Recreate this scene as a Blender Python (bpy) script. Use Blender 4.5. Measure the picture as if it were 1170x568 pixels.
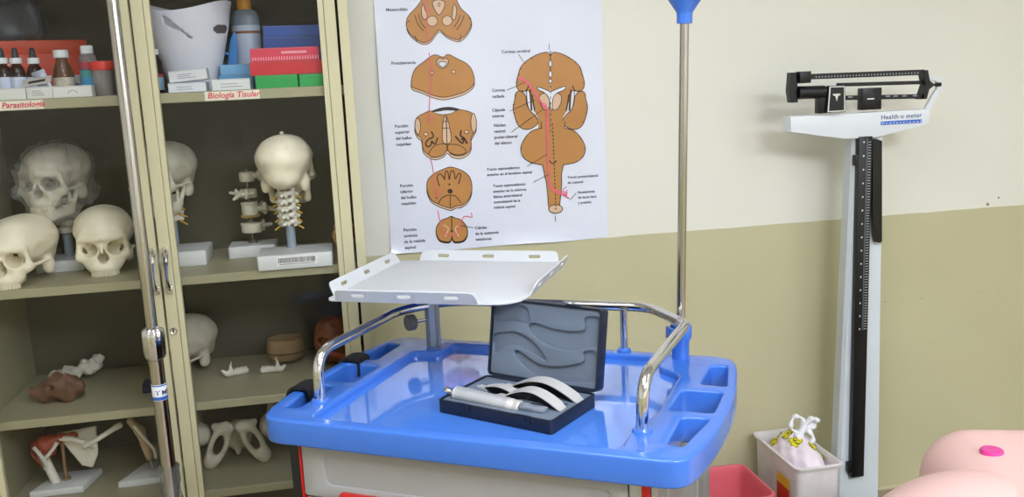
import bpy, bmesh, math, random
import numpy as np
from math import sin, cos, pi, radians
from mathutils import Vector, Matrix
from mathutils.geometry import tessellate_polygon
random.seed(7)
S = bpy.context.scene
C = S.collection
for o in list(bpy.data.objects): bpy.data.objects.remove(o)

# ------------------------------------------------------------------ camera
CAM = Vector((0, 0, 1.6)); FPX = 1048.3
YAW, PITCH, ROLL = radians(-10.224), radians(10.475), radians(-2.652)
_fw = Vector((-sin(YAW)*cos(PITCH), cos(YAW)*cos(PITCH), -sin(PITCH)))
_r0 = Vector((cos(YAW), sin(YAW), 0)); _u0 = _r0.cross(_fw)
_rt = _r0*cos(ROLL) + _u0*sin(ROLL); _up = -_r0*sin(ROLL) + _u0*cos(ROLL)
cam_d = bpy.data.cameras.new('camera'); cam = bpy.data.objects.new('camera', cam_d); C.objects.link(cam)
cam_d.sensor_width = 36; cam_d.lens = FPX/1170*36; cam_d.clip_start = .02
m3 = Matrix((_rt, _up, -_fw)).transposed()
cam.matrix_world = Matrix.Translation(CAM) @ m3.to_4x4()
S.camera = cam

def ray(px, py): return _fw + _rt*((px-585)/FPX) - _up*((py-284)/FPX)
def PY(px, py, Y):                      # pixel -> point on the vertical plane y = Y
    d = ray(px, py); return CAM + d*(Y/d.y)
def PZ(px, py, Z):                      # pixel -> point on the horizontal plane z = Z
    d = ray(px, py); return CAM + d*((Z-CAM.z)/d.z)

# ------------------------------------------------------------------ world and light
w = bpy.data.worlds.new('world'); S.world = w; w.use_nodes = True
w.node_tree.nodes['Background'].inputs[0].default_value = (.9, .95, 1, 1)
w.node_tree.nodes['Background'].inputs[1].default_value = .3
S.view_settings.view_transform = 'Standard'; S.view_settings.look = 'None'
S.view_settings.exposure = 0.13; S.view_settings.gamma = 1.0; S.view_settings.use_curve_mapping = False
CEIL_EMIT = 7.6          # ceiling panels over the cart
REAR_FILL = 25.0         # ceiling panels added behind the viewer as frontal fill

# ------------------------------------------------------------------ materials
def lin(c):
    if isinstance(c, str):
        c = [int(c[i:i+2], 16)/255 for i in (0, 2, 4)]
        c = [x/12.92 if x <= .04045 else ((x+.055)/1.055)**2.4 for x in c]
    return (*c[:3], 1)
MATS = {}
def mat(name, col, rough=.5, metal=0, var=.06, scale=12, bump=0, bscale=80, coat=0, spec=.5, emit=None, es=1, alpha=1, trans=0, sss=0, ior=1.45):
    if name in MATS: return MATS[name]
    m = bpy.data.materials.new(name); m.use_nodes = True; nt = m.node_tree; N = nt.nodes; L = nt.links
    b = N['Principled BSDF']; c = lin(col)
    tc = N.new('ShaderNodeTexCoord'); nz = N.new('ShaderNodeTexNoise'); nz.inputs['Scale'].default_value = scale; nz.inputs['Detail'].default_value = 5
    L.new(tc.outputs['Object'], nz.inputs['Vector'])
    rp = N.new('ShaderNodeValToRGB'); L.new(nz.outputs['Fac'], rp.inputs['Fac'])
    rp.color_ramp.elements[0].position = .3; rp.color_ramp.elements[1].position = .7
    rp.color_ramp.elements[0].color = tuple(max(0, x*(1-var)) for x in c[:3]) + (1,)
    rp.color_ramp.elements[1].color = tuple(min(1, x*(1+var)) for x in c[:3]) + (1,)
    L.new(rp.outputs['Color'], b.inputs['Base Color'])
    b.inputs['Roughness'].default_value = rough; b.inputs['Metallic'].default_value = metal
    b.inputs['Specular IOR Level'].default_value = spec; b.inputs['Coat Weight'].default_value = coat; b.inputs['Coat Roughness'].default_value = .06
    b.inputs['Alpha'].default_value = alpha; b.inputs['Transmission Weight'].default_value = trans; b.inputs['IOR'].default_value = ior
    if sss: b.inputs['Subsurface Weight'].default_value = sss; b.inputs['Subsurface Radius'].default_value = (.01, .005, .003)
    if bump:
        n2 = N.new('ShaderNodeTexNoise'); n2.inputs['Scale'].default_value = bscale; n2.inputs['Detail'].default_value = 4
        L.new(tc.outputs['Object'], n2.inputs['Vector'])
        bp = N.new('ShaderNodeBump'); bp.inputs['Strength'].default_value = bump; bp.inputs['Distance'].default_value = .01
        L.new(n2.outputs['Fac'], bp.inputs['Height']); L.new(bp.outputs['Normal'], b.inputs['Normal'])
    if emit is not None:
        b.inputs['Emission Color'].default_value = lin(emit); b.inputs['Emission Strength'].default_value = es
    MATS[name] = m; return m
def glass_mat(name, tint=(1, 1, 1), refl=1.0, ior=1.5, diff=None, dfac=0.0, rough=.02):
    if name in MATS: return MATS[name]
    m = bpy.data.materials.new(name); m.use_nodes = True; nt = m.node_tree; N = nt.nodes; L = nt.links
    for n in list(N): N.remove(n)
    out = N.new('ShaderNodeOutputMaterial'); tr = N.new('ShaderNodeBsdfTransparent'); tr.inputs[0].default_value = (*tint, 1)
    gl = N.new('ShaderNodeBsdfGlossy'); gl.inputs['Roughness'].default_value = rough
    fr = N.new('ShaderNodeFresnel'); fr.inputs[0].default_value = ior
    mu = N.new('ShaderNodeMath'); mu.operation = 'MULTIPLY'; mu.inputs[1].default_value = refl; L.new(fr.outputs[0], mu.inputs[0])
    mx = N.new('ShaderNodeMixShader'); L.new(mu.outputs[0], mx.inputs[0]); L.new(tr.outputs[0], mx.inputs[1]); L.new(gl.outputs[0], mx.inputs[2])
    last = mx
    if diff is not None:
        df = N.new('ShaderNodeBsdfDiffuse'); df.inputs[0].default_value = lin(diff)
        tl = N.new('ShaderNodeBsdfTranslucent'); tl.inputs[0].default_value = lin(diff)
        a = N.new('ShaderNodeMixShader'); a.inputs[0].default_value = .3; L.new(df.outputs[0], a.inputs[1]); L.new(tl.outputs[0], a.inputs[2])
        tc = N.new('ShaderNodeTexCoord'); nz = N.new('ShaderNodeTexNoise'); nz.inputs['Scale'].default_value = 18; L.new(tc.outputs['Object'], nz.inputs['Vector'])
        mr = N.new('ShaderNodeMapRange'); mr.inputs[3].default_value = dfac*.75; mr.inputs[4].default_value = min(1, dfac*1.25); L.new(nz.outputs[0], mr.inputs[0])
        mx2 = N.new('ShaderNodeMixShader'); L.new(mr.outputs[0], mx2.inputs[0]); L.new(mx.outputs[0], mx2.inputs[1]); L.new(a.outputs[0], mx2.inputs[2]); last = mx2
    L.new(last.outputs[0], out.inputs[0]); MATS[name] = m; return m

# ------------------------------------------------------------------ mesh helpers
class MB:
    def __init__(s): s.v = []; s.f = []; s.m = []
    def add(s, v, f, mi=0, M=None):
        o = len(s.v)
        s.v += [tuple(M @ Vector(p)) if M else tuple(p) for p in v]
        s.f += [tuple(i+o for i in q) for q in f]; s.m += [mi]*len(f); return s
    def box(s, lo, hi, mi=0, bev=0, seg=2, M=None):
        lo = Vector(lo); hi = Vector(hi)
        if bev:
            bm = bmesh.new(); bmesh.ops.create_cube(bm, size=1)
            for q in bm.verts: q.co = Vector((lo[i] + (q.co[i]+.5)*(hi[i]-lo[i]) for i in range(3)))
            bmesh.ops.bevel(bm, geom=bm.edges[:], offset=bev, segments=seg, profile=.5, affect='EDGES')
            bm.verts.index_update(); s.add([q.co.copy() for q in bm.verts], [[x.index for x in f.verts] for f in bm.faces], mi, M); bm.free(); return s
        x0, y0, z0 = lo; x1, y1, z1 = hi
        return s.add([(x0,y0,z0),(x1,y0,z0),(x1,y1,z0),(x0,y1,z0),(x0,y0,z1),(x1,y0,z1),(x1,y1,z1),(x0,y1,z1)],
                     [(0,3,2,1),(4,5,6,7),(0,1,5,4),(1,2,6,5),(2,3,7,6),(3,0,4,7)], mi, M)
    def lathe(s, prof, n=24, mi=0, M=None, c=(0, 0, 0), sx=1, sy=1):
        v = []; f = []; k = len(prof)
        for i in range(n):
            a = 2*pi*i/n
            for r, z in prof: v.append((c[0]+r*cos(a)*sx, c[1]+r*sin(a)*sy, c[2]+z))
        for i in range(n):
            j = (i+1) % n
            for q in range(k-1): f.append((i*k+q, j*k+q, j*k+q+1, i*k+q+1))
        if prof[0][0] > 1e-6: f.append(tuple(i*k for i in range(n))[::-1])
        if prof[-1][0] > 1e-6: f.append(tuple(i*k+k-1 for i in range(n)))
        return s.add(v, f, mi, M)
    def tube(s, pts, r, n=12, mi=0, closed=False, M=None, sq=1):
        pts = [Vector(p) for p in pts]; N = len(pts); v = []; f = []
        rs = r if isinstance(r, (list, tuple)) else [r]*N
        up = None
        for i, p in enumerate(pts):
            a = pts[i-1] if (i or closed) else p; b = pts[(i+1) % N] if (i < N-1 or closed) else p
            t = (b-a).normalized()
            if up is None: up = Vector((0, 0, 1)) if abs(t.z) < .9 else Vector((1, 0, 0))
            sd = t.cross(up).normalized(); up = sd.cross(t).normalized()
            for k in range(n):
                an = 2*pi*k/n; v.append(p + sd*(cos(an)*rs[i]) + up*(sin(an)*rs[i]*sq))
        for i in range(N if closed else N-1):
            j = (i+1) % N
            for k in range(n): f.append((i*n+k, i*n+(k+1) % n, j*n+(k+1) % n, j*n+k))
        if not closed: f.append(tuple(range(n))[::-1]); f.append(tuple((N-1)*n+k for k in range(n)))
        return s.add(v, f, mi, M)
    def prism(s, loop, z0, z1, mi=0, M=None, holes=(), bev=0, seg=3):
        """extrude a 2-D outline (with holes) from z0 to z1, its outer and hole rims rounded by bev"""
        loops = [loop]+list(holes)
        def off(lp, d):
            n = len(lp); out = []
            ar = sum(lp[i][0]*lp[(i+1) % n][1]-lp[(i+1) % n][0]*lp[i][1] for i in range(n)); sg = 1 if ar > 0 else -1
            for i in range(n):
                a = Vector(lp[i-1][:2]); b = Vector(lp[i][:2]); c = Vector(lp[(i+1) % n][:2])
                t = ((b-a).normalized()+(c-b).normalized())
                t = t.normalized() if t.length > 1e-6 else (c-b).normalized()
                nn = Vector((-t.y, t.x))*sg
                h = max(.4, (b-a).normalized().dot(t)) if (b-a).length > 1e-9 else 1
                out.append(b + nn*(d/h))
            return out
        rings = []
        for li, lp in enumerate(loops):
            sg = 1 if li == 0 else -1
            prof = []
            if bev:
                for k in range(seg+1): a = pi/2*k/seg; prof.append((bev*(1-sin(a)), z1-bev*(1-cos(a))))
                for k in range(seg+1): a = pi/2*k/seg; prof.append((bev*(1-cos(a)), z0+bev*(1-sin(a))))
            else: prof = [(0, z1), (0, z0)]
            rings.append([[(p.x, p.y, z) for p in (off(lp, sg*d) if d else [Vector(q[:2]) for q in lp])] for d, z in prof])
        for li, rg in enumerate(rings):
            n = len(rg[0]); v = [p for r in rg for p in r]; f = []
            ar = sum(rg[0][i][0]*rg[0][(i+1) % n][1]-rg[0][(i+1) % n][0]*rg[0][i][1] for i in range(n))
            ccw = (ar > 0) == (li == 0)
            for k in range(len(rg)-1):
                for i in range(n):
                    j = (i+1) % n; q = (k*n+i, (k+1)*n+i, (k+1)*n+j, k*n+j)
                    f.append(q if ccw else q[::-1])
            s.add(v, f, mi, M)
        for idx, flip in ((0, False), (-1, True)):
            lp = [[Vector(p) for p in rg[idx]] for rg in rings]
            tris = tessellate_polygon(lp); flat = [p for l in lp for p in l]; out = []
            for t in tris:
                a, b, c = (flat[i] for i in t); nz = (b-a).cross(c-a).z
                if abs(nz) < 1e-14: continue
                out.append(t if (nz > 0) != flip else (t[0], t[2], t[1]))
            s.add(flat, out, mi, M)
        return s
    def build(s, name, mats, parent=None, loc=None, rot=None, sharp=35, smooth=True, merge=1e-6):
        me = bpy.data.meshes.new(name); me.from_pydata(s.v, [], s.f); 
        if not isinstance(mats, (list, tuple)): mats = [mats]
        for q in mats: me.materials.append(q)
        me.polygons.foreach_set('material_index', s.m)
        if merge:
            bm = bmesh.new(); bm.from_mesh(me); bmesh.ops.remove_doubles(bm, verts=bm.verts, dist=merge); bm.to_mesh(me); bm.free()
        me.polygons.foreach_set('use_smooth', [smooth]*len(me.polygons))
        if smooth and sharp < 180: me.set_sharp_from_angle(angle=radians(sharp))
        me.update(); return link(name, me, parent, loc, rot)
def link(name, me, parent=None, loc=None, rot=None):
    o = bpy.data.objects.new(name, me); C.objects.link(o)
    if parent: o.parent = parent
    if loc is not None: o.location = loc
    if rot is not None: o.rotation_euler = rot
    return o
def thing(name, label, cat, loc=(0, 0, 0), rotz=0, group=None, rot=None):
    o = bpy.data.objects.new(name, None); C.objects.link(o); o.empty_display_size = .05
    o.location = loc; o.rotation_euler = rot if rot else (0, 0, rotz); return tag(o, label, cat, group)
def tag(o, label, cat, group=None):
    o['label'] = label; o['category'] = cat
    if group: o['group'] = group
    return o
def struct(o): o['kind'] = 'structure'; return o
def B(lo, hi, bev=0, seg=2): return MB().box(lo, hi, 0, bev, seg)
def rrect(x0, y0, x1, y1, r, n=5):
    out = []
    for cx, cy, a0 in ((x1-r, y1-r, 0), (x0+r, y1-r, 90), (x0+r, y0+r, 180), (x1-r, y0+r, 270)):
        for k in range(n+1): a = radians(a0+90*k/n); out.append((cx+r*cos(a), cy+r*sin(a)))
    return out
def smooth_poly(pts, r, n=5):
    """round the corners of a polygon"""
    out = []; N = len(pts)
    rs = r if isinstance(r, (list, tuple)) else [r]*N
    for i in range(N):
        a = Vector(pts[i-1]); b = Vector(pts[i]); c = Vector(pts[(i+1) % N])
        d = min(rs[i], (a-b).length*.45, (c-b).length*.45); p = b+(a-b).normalized()*d; q = b+(c-b).normalized()*d
        for k in range(n+1): t = k/n; out.append(tuple(p*(1-t)**2 + b*2*t*(1-t) + q*t*t))
    return out
def bend(pts, r, n=6):
    """open 3-D path with rounded corners"""
    pts = [Vector(p) for p in pts]; out = [pts[0]]
    rs = r if isinstance(r, (list, tuple)) else [r]*len(pts)
    for i in range(1, len(pts)-1):
        a, b, c = pts[i-1:i+2]; d = min(rs[i], (a-b).length*.48, (c-b).length*.48); p = b+(a-b).normalized()*d; q = b+(c-b).normalized()*d
        for k in range(n+1): t = k/n; out.append(p*(1-t)**2 + b*2*t*(1-t) + q*t*t)
    return out+[pts[-1]]
def spline(pts, n=6, closed=True):
    N = len(pts); out = []; P = [Vector((*p, 0)[:3]) for p in pts]
    for i in range(N if closed else N-1):
        if closed: p0, p1, p2, p3 = P[i-1], P[i], P[(i+1) % N], P[(i+2) % N]
        else: p0, p1, p2, p3 = P[max(0, i-1)], P[i], P[i+1], P[min(N-1, i+2)]
        for k in range(n):
            t = k/n; out.append(.5*((2*p1)+(p2-p0)*t+(2*p0-5*p1+4*p2-p3)*t*t+(3*p1-p0-3*p2+p3)*t**3))
    if not closed: out.append(P[-1])
    return out
def text_mesh(txt, size, extrude=.0004, shear=0, align='LEFT', bold=0, space=1):
    cu = bpy.data.curves.new('txt', 'FONT'); cu.body = txt; cu.size = size; cu.extrude = extrude; cu.shear = shear; cu.align_x = align; cu.resolution_u = 3; cu.offset = bold; cu.space_character = space
    o = bpy.data.objects.new('txt', cu); C.objects.link(o)
    dg = bpy.context.evaluated_depsgraph_get(); dg.update()
    me = o.evaluated_get(dg).to_mesh(); v = [q.co.copy() for q in me.vertices]; f = [tuple(p.vertices) for p in me.polygons]
    o.evaluated_get(dg).to_mesh_clear(); bpy.data.objects.remove(o); bpy.data.curves.remove(cu); return v, f
XZ = Matrix(((1, 0, 0, 0), (0, 0, -1, 0), (0, 1, 0, 0), (0, 0, 0, 1)))     # text in the x-z plane, facing -y
def T(x, y, z): return Matrix.Translation((x, y, z))
def RX(a): return Matrix.Rotation(radians(a), 4, 'X')
def RY(a): return Matrix.Rotation(radians(a), 4, 'Y')
def RZ(a): return Matrix.Rotation(radians(a), 4, 'Z')

# signed-distance modelling for bones ------------------------------------------------
def sd_ell(P, c, r):
    q = (P-np.array(c))/np.array(r); k = np.sqrt((q*q).sum(-1)); k2 = np.sqrt(((q/np.array(r))**2).sum(-1))+1e-9
    return k*(k-1)/k2
def sd_cap(P, a, b, r0, r1=None):
    a = np.array(a, float); b = np.array(b, float); r1 = r0 if r1 is None else r1
    ba = b-a; h = np.clip(((P-a)@ba)/(ba@ba), 0, 1)
    return np.sqrt(((P-a-h[..., None]*ba)**2).sum(-1))-(r0+(r1-r0)*h)
def sd_box(P, c, b, r=0):
    q = np.abs(P-np.array(c))-(np.array(b)-r)
    return np.sqrt((np.maximum(q, 0)**2).sum(-1))+np.minimum(q.max(-1), 0)-r
def su(a, b, k): h = np.clip(.5+.5*(b-a)/k, 0, 1); return b*(1-h)+a*h-k*h*(1-h)
def ss(a, b, k): return -su(-a, b, k)            # a minus b
def sdf_mesh(fn, lo, hi, step):
    lo = np.array(lo, float); hi = np.array(hi, float); n = np.ceil((hi-lo)/step).astype(int)+1
    ax = [lo[i]+step*np.arange(n[i]) for i in range(3)]
    P = np.stack(np.meshgrid(*ax, indexing='ij'), -1); D = fn(P); ins = D < 0
    cn = n-1; acc = np.zeros((*cn, 3)); cnt = np.zeros(cn)
    corners = [(i, j, k) for i in (0, 1) for j in (0, 1) for k in (0, 1)]
    sl = lambda c: tuple(slice(c[i], c[i]+cn[i]) for i in range(3))
    for a in range(8):
        for b in range(a+1, 8):
            ca, cb = corners[a], corners[b]
            if sum(abs(ca[i]-cb[i]) for i in range(3)) != 1: continue
            da, db = D[sl(ca)], D[sl(cb)]; x = (da < 0) != (db < 0)
            t = np.where(x, da/np.where(np.abs(da-db) < 1e-12, 1, da-db), 0)
            p = P[sl(ca)]*(1-t)[..., None]+P[sl(cb)]*t[..., None]
            acc += np.where(x[..., None], p, 0); cnt += x
    act = cnt > 0; idx = -np.ones(cn, int); idx[act] = np.arange(act.sum()); V = acc[act]/cnt[act][:, None]
    F = []
    for d in range(3):
        u, v = [(1, 2), (2, 0), (0, 1)][d]
        s0 = [slice(None)]*3; s1 = [slice(None)]*3; s0[d] = slice(0, -1); s1[d] = slice(1, None)
        a, b = ins[tuple(s0)], ins[tuple(s1)]; I = np.argwhere(a != b); sg = a[tuple(I.T)]
        ok = (I[:, u] > 0) & (I[:, v] > 0) & (I[:, u] < cn[u]) & (I[:, v] < cn[v]); I = I[ok]; sg = sg[ok]
        def g(du, dv): J = I.copy(); J[:, u] -= du; J[:, v] -= dv; return idx[tuple(J.T)]
        q = np.stack([g(1, 1), g(0, 1), g(0, 0), g(1, 0)], -1); q[~sg] = q[~sg][:, ::-1]; F.append(q)
    F = np.concatenate(F)
    return V.tolist(), [tuple(q) for q in F.tolist()]

# ------------------------------------------------------------------ the room
WY = 2.80; RX0, RX1, RY0, CZ = -1.7, 3.5, -2.7, 2.75
def wall_mat():
    m = mat('wall_paint', 'e4e2d4', .55, var=.012, scale=3, bump=.04, bscale=160); nt = m.node_tree; N = nt.nodes; L = nt.links
    b = N['Principled BSDF']; g = N.new('ShaderNodeNewGeometry'); sp = N.new('ShaderNodeSeparateXYZ'); L.new(g.outputs['Position'], sp.inputs[0])
    nz = N.new('ShaderNodeTexNoise'); nz.inputs['Scale'].default_value = 9; L.new(g.outputs['Position'], nz.inputs['Vector'])
    ad = N.new('ShaderNodeMath'); ad.operation = 'MULTIPLY_ADD'; ad.inputs[1].default_value = .006; L.new(nz.outputs[0], ad.inputs[0]); L.new(sp.outputs['Z'], ad.inputs[2])
    gt = N.new('ShaderNodeMath'); gt.operation = 'GREATER_THAN'; gt.inputs[1].default_value = 1.0885; L.new(ad.outputs[0], gt.inputs[0])
    n3 = N.new('ShaderNodeTexNoise'); n3.inputs['Scale'].default_value = 2.5; n3.inputs['Detail'].default_value = 6; L.new(g.outputs['Position'], n3.inputs['Vector'])
    rp = N.new('ShaderNodeValToRGB'); rp.color_ramp.elements[0].position = .35; rp.color_ramp.elements[1].position = .7
    rp.color_ramp.elements[0].color = lin('c0ba94'); rp.color_ramp.elements[1].color = lin('c6c09a'); L.new(n3.outputs[0], rp.inputs[0])
    src = b.inputs['Base Color'].links[0].from_socket
    mx = N.new('ShaderNodeMix'); mx.data_type = 'RGBA'; L.new(gt.outputs[0], mx.inputs[0]); L.new(rp.outputs[0], mx.inputs[6]); L.new(src, mx.inputs[7]); L.new(mx.outputs[2], b.inputs['Base Color'])
    return m
M_wall = wall_mat()
M_ceil = mat('ceiling_white', 'efeeea', .8, var=.01)
def floor_mat():
    m = mat('floor_tile', '9d8f7b', .35, var=.08, scale=6); return m
M_floor = floor_mat()
struct(B((RX0-.1, WY, 0), (RX1+.1, WY+.12, CZ)).build('wall_back', M_wall))
struct(B((RX0-.1, RY0-.12, 0), (RX1+.1, RY0, CZ)).build('wall_front', M_wall))
struct(B((RX0-.12, RY0, 0), (RX0, WY, CZ)).build('wall_left', M_wall))
struct(B((RX1, RY0, 0), (RX1+.12, WY, CZ)).build('wall_right', M_wall))
struct(B((RX0-.1, RY0-.1, CZ), (RX1+.1, WY+.1, CZ+.1)).build('ceiling', M_ceil))
flr = struct(B((RX0-.1, RY0-.1, -.1), (RX1+.1, WY+.1, -.008)).build('floor', mat('grout', '6f675a', .9)))
tm = B((-.198, -.198, -.009), (.198, .198, 0), .002, 1).build('floor_tile', M_floor, flr)
tm.location = (RX0+.2, RY0+.2, 0)
for i in range(13):
    for j in range(14):
        if i or j:
            o = tm.copy(); C.objects.link(o); o.parent = flr; o.location = (RX0+.2+.4*i, RY0+.2+.4*j, 0)
bb = struct(B((RX0, WY-.013, 0), (RX1, WY, .1), .002, 1).build('baseboard_back', mat('skirting_tile', 'a89880', .4, var=.1)))
B((RX0, WY-.0145, .092), (RX1, WY, .1005), .001, 1).build('lit_top_edge', mat('skirting_lit_edge', 'd0c6a4', .5), bb)  # light on the skirting top put in as a paler strip
M_lamp = mat('lamp_white', 'f4f4f2', .5, emit=(.88, .95, 1.10), es=CEIL_EMIT); LAMPS = [mat('lamp_%d' % k, 'f4f4f2', .5, emit=(.88, .95, 1.10), es=e) for k, e in enumerate((CEIL_EMIT, CEIL_EMIT*.2, REAR_FILL, REAR_FILL*.4))]; M_steelw = mat('white_steel', 'e8e8e6', .4)
for i, (x, y, lb) in enumerate(((-.05, .85, 'square ceiling light panel above the cart and cabinet'), (2.3, .75, 'square ceiling light panel above the weighing scale side'),
                                (1.2, -.9, 'added ceiling fill light panel behind the viewer on the cabinet side'), (2.75, -.9, 'added ceiling fill light panel behind the viewer on the scale side'))):  # this rear pair is unseen, added to light the fronts
    t = thing('ceiling_light', lb, 'light', (x, y, CZ), group='ceiling light panels')
    MB().prism(rrect(-.62, -.62, .62, .62, .01, 2), -.05, -.0005, holes=[rrect(-.58, -.58, .58, .58, .01, 2)]).build('frame', M_steelw, t)
    B((-.58, -.58, -.04), (.58, .58, -.03)).build('diffuser', LAMPS[i], t)

# wall marks -----------------------------------------------------------------------
M_mark = mat('wall_scuff', '8d8672', .9, var=.2)
for px, py, s in ((1141, 226, .004), (1128.5, 233.5, .006)):
    p = PY(px, py, WY-.0006)
    o = MB().lathe([(.0001, 0), (s, .0002), (s*.8, .0005), (.0001, .0006)], 9, M=RX(90)).build('paint_chip', M_mark, bpy.data.objects['wall_back'], p)

for px, py, w_ in ((1012, 345, .012), (1030, 343.5, .005), (1052, 341, .014), (1081, 338, .004), (1118, 334, .009), (1142, 331.5, .006)):
    MB().box((-w_/2, -.0004, -.0008), (w_/2, .0004, .0008)).build('wall_scratch', M_mark, bpy.data.objects['wall_back'], PY(px, py, WY-.0002), rot=(0, radians(random.uniform(-3, 3)), 0))

# ------------------------------------------------------------------ metal cabinet with glass doors
CX0, CX1, CY0, CY1 = -.915, .041, 2.30, 2.73
M_cream = mat('cream_enamel', 'bcb592', .38, var=.03, scale=8, bump=.01)
M_inner_shade = mat('shaded_inner_enamel', '544f3f', .5, var=.06, scale=5)  # shade at the cabinet back put into the enamel colour
M_shelf_dim = mat('shelf_enamel_dim', 'a0997a', .42, var=.04, scale=8)  # cream enamel darkened in colour for the dim cabinet interior
M_chrome = mat('chrome', 'd8d8da', .09, 1, var=.02)
M_chrome2 = mat('brushed_chrome', 'b9b4ae', .2, 1, var=.05)
M_dark = mat('black_plastic', '17181b', .4, var=.1)
M_glass = glass_mat('cabinet_glass', (.985, .99, .985), .42)
cab = thing('display_cabinet', 'tall cream metal cabinet with two glass doors full of bone models', 'cabinet', (0, 0, 0))
B((CX0, CY0+.02, .15), (CX0+.012, CY1, 1.95)).build('side_panel', M_shelf_dim, cab)
sp_ = MB().box((CX1-.012, CY0+.012, .15), (CX1, CY1, 1.95)).box((.0185, CY0+.006, .15), (CX1, CY0+.014, 1.95)).build('side_panel', M_cream, cab)
B((CX0, CY1-.008, .15), (CX1, CY1, 1.95)).build('back_panel', M_inner_shade, cab)
B((CX0, CY0, 1.95), (CX1, CY1, 1.98), .004).build('top_panel', M_cream, cab)
for x in (CX0+.02, CX1-.06):
    for y in (CY0+.03, CY1-.05): B((x, y, 0), (x+.04, y+.04, .15), .004).build('foot', M_cream, cab)
SH = {}
for k, zt in enumerate((1.604, 1.157, .831, .592, .174)):
    SH[k] = zt; th = .0245 if k == 0 else .022
    B((CX0+.014, CY0+.028, zt-th), (CX1-.014, CY1-.01, zt), .0015, 1).build('shelf', M_shelf_dim, cab)
def door(x0, x1, hx):
    z0, z1 = .152, 1.94; sw = .041
    d = MB()
    for a, b in ((x0, x0+sw), (x1-sw, x1)):
        inner = a == x0
        lo, hi = (a, b-.014) if inner else (a+.014, b)
        d.box((lo, CY0, z0), (hi, CY0+.02, z1), bev=.0015, seg=1)
        lo, hi = (b-.0132, b) if inner else (a, a+.0132)
        d.box((lo, CY0+.002, z0), (hi, CY0+.02, z1), bev=.001, seg=1)
    d.box((x0, CY0, z0), (x1, CY0+.02, z0+sw), bev=.0015, seg=1).box((x0, CY0, z1-sw), (x1, CY0+.02, z1), bev=.0015, seg=1)
    o = d.build('door', M_cream, cab)
    B((x0+sw-.004, CY0+.009, z0+sw-.004), (x1-sw+.004, CY0+.012, z1-sw+.004)).build('glass_pane', M_glass, o)
    h = MB(); zt, zb = 1.236, 1.128
    pts = [(hx, CY0-.004, zt-.002), (hx, CY0-.016, zt-.008), (hx, CY0-.026, zt-.03), (hx, CY0-.026, zb+.04), (hx, CY0-.018, zb+.012), (hx+.002, CY0-.001, zb)]
    pts = spline(pts, 5, closed=False)
    rs = [.0035+.0045*math.exp(-((p.z-1.213)/.022)**2)+.002*math.exp(-((p.z-1.14)/.02)**2) for p in pts]
    h.tube(pts, rs, 10); h.box((hx-.006, CY0-.004, zt-.02), (hx+.006, CY0, zt+.003), bev=.0015)
    h.box((hx-.006, CY0-.004, zb-.005), (hx+.006, CY0, zb+.014), bev=.0015)
    h.build('handle', M_chrome, o)
    return o
dl = door(CX0+.003, -.4560, -.4655); dr = door(-.4510, .0121, -.4350)
lk = PY(198.5, 377.5, CY0)
MB().lathe([(.009, 0), (.009, .004), (.0075, .0055), (.006, .0045), (.0001, .0045)], 20, 0, RX(90)).box((-.0008, -.0058, -.004), (.0008, -.0045, .004), 1).build('lock', [M_chrome, M_dark], dr, lk)
# shelf labels
M_paper = mat('label_paper', 'e4dcc8', .7); M_red_ink = mat('red_ink', 'd2303c', .6)
def shelf_label(x0, x1, txt, size, dx):
    y = CY0+.0265; zc = SH[0]-.0125
    o = MB().box((x0, y, zc-.0105), (x1, y+.0012, zc+.0105)).build('shelf_label', M_paper, cab)
    v, f = text_mesh(txt, size, .0002, .25, bold=.0003)
    MB().add(v, f, 0, T(x0+dx, y-.0004, zc-.005) @ XZ).build('lettering', M_red_ink, o, smooth=False)
shelf_label(PY(-8, 120, 2.33).x, PY(50, 120, 2.33).x, 'Parasitología', .0182, .0185)
shelf_label(PY(234, 110, 2.33).x, PY(297, 110, 2.33).x, 'Biología Tisular', .0195, .006)

# ------------------------------------------------------------------ chrome drip stand in front of the cabinet
st = thing('drip_stand', 'tall chrome drip stand pole standing in front of the cabinet', 'stand', (-.4555, 2.15, 0))
zc1 = PY(174, 374, 2.15).z; zc0 = PY(178, 409, 2.15).z
MB().lathe([(.0165, .12), (.0165, zc0)], 24).build('lower_tube', M_chrome2, st)
MB().lathe([(.0128, zc1-.01), (.0128, 2.08), (.01, 2.09), (.0001, 2.09)], 24).build('upper_tube', M_chrome2, st)
sl = MB(); n = 40
ring = lambda r, z, am: [((r+am*cos(10*2*pi*i/n))*cos(2*pi*i/n), (r+am*cos(10*2*pi*i/n))*sin(2*pi*i/n), z) for i in range(n)]
rg = [ring(.0165, zc0-.004, 0), ring(.021, zc0, .0), ring(.0238, zc0+.008, .0008), ring(.0245, zc1-.022, .0015), ring(.0225, zc1-.006, .0022), ring(.016, zc1, .001), ring(.0125, zc1+.002, 0)]
sl.add([p for r in rg for p in r], [(k*n+i, k*n+(i+1) % n, (k+1)*n+(i+1) % n, (k+1)*n+i) for k in range(len(rg)-1) for i in range(n)])
sl.build('height_collar', M_chrome, st, sharp=60)
zb1, zb0 = PY(181, 438, 2.15).z, PY(181, 456, 2.15).z
bd = MB().lathe([(.0168, zb0), (.0171, zb0+.0005), (.0171, zb1-.0005), (.0168, zb1)], 28).build('sticker_band', mat('sticker_white', 'e6e8ee', .4), st)
MB().lathe([(.0169, zb0+.001), (.0174, zb0+.0012), (.0174, zb0+.009), (.0169, zb0+.0092)], 28).build('blue_stripe', mat('sticker_blue', '2c5fb0', .4), bd)
MB().lathe([(.0169, zb1-.004), (.0174, zb1-.0038), (.0174, zb1-.001), (.0169, zb1-.0008)], 28).build('blue_stripe', mat('sticker_blue', '2c5fb0', .4), bd)
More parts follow.
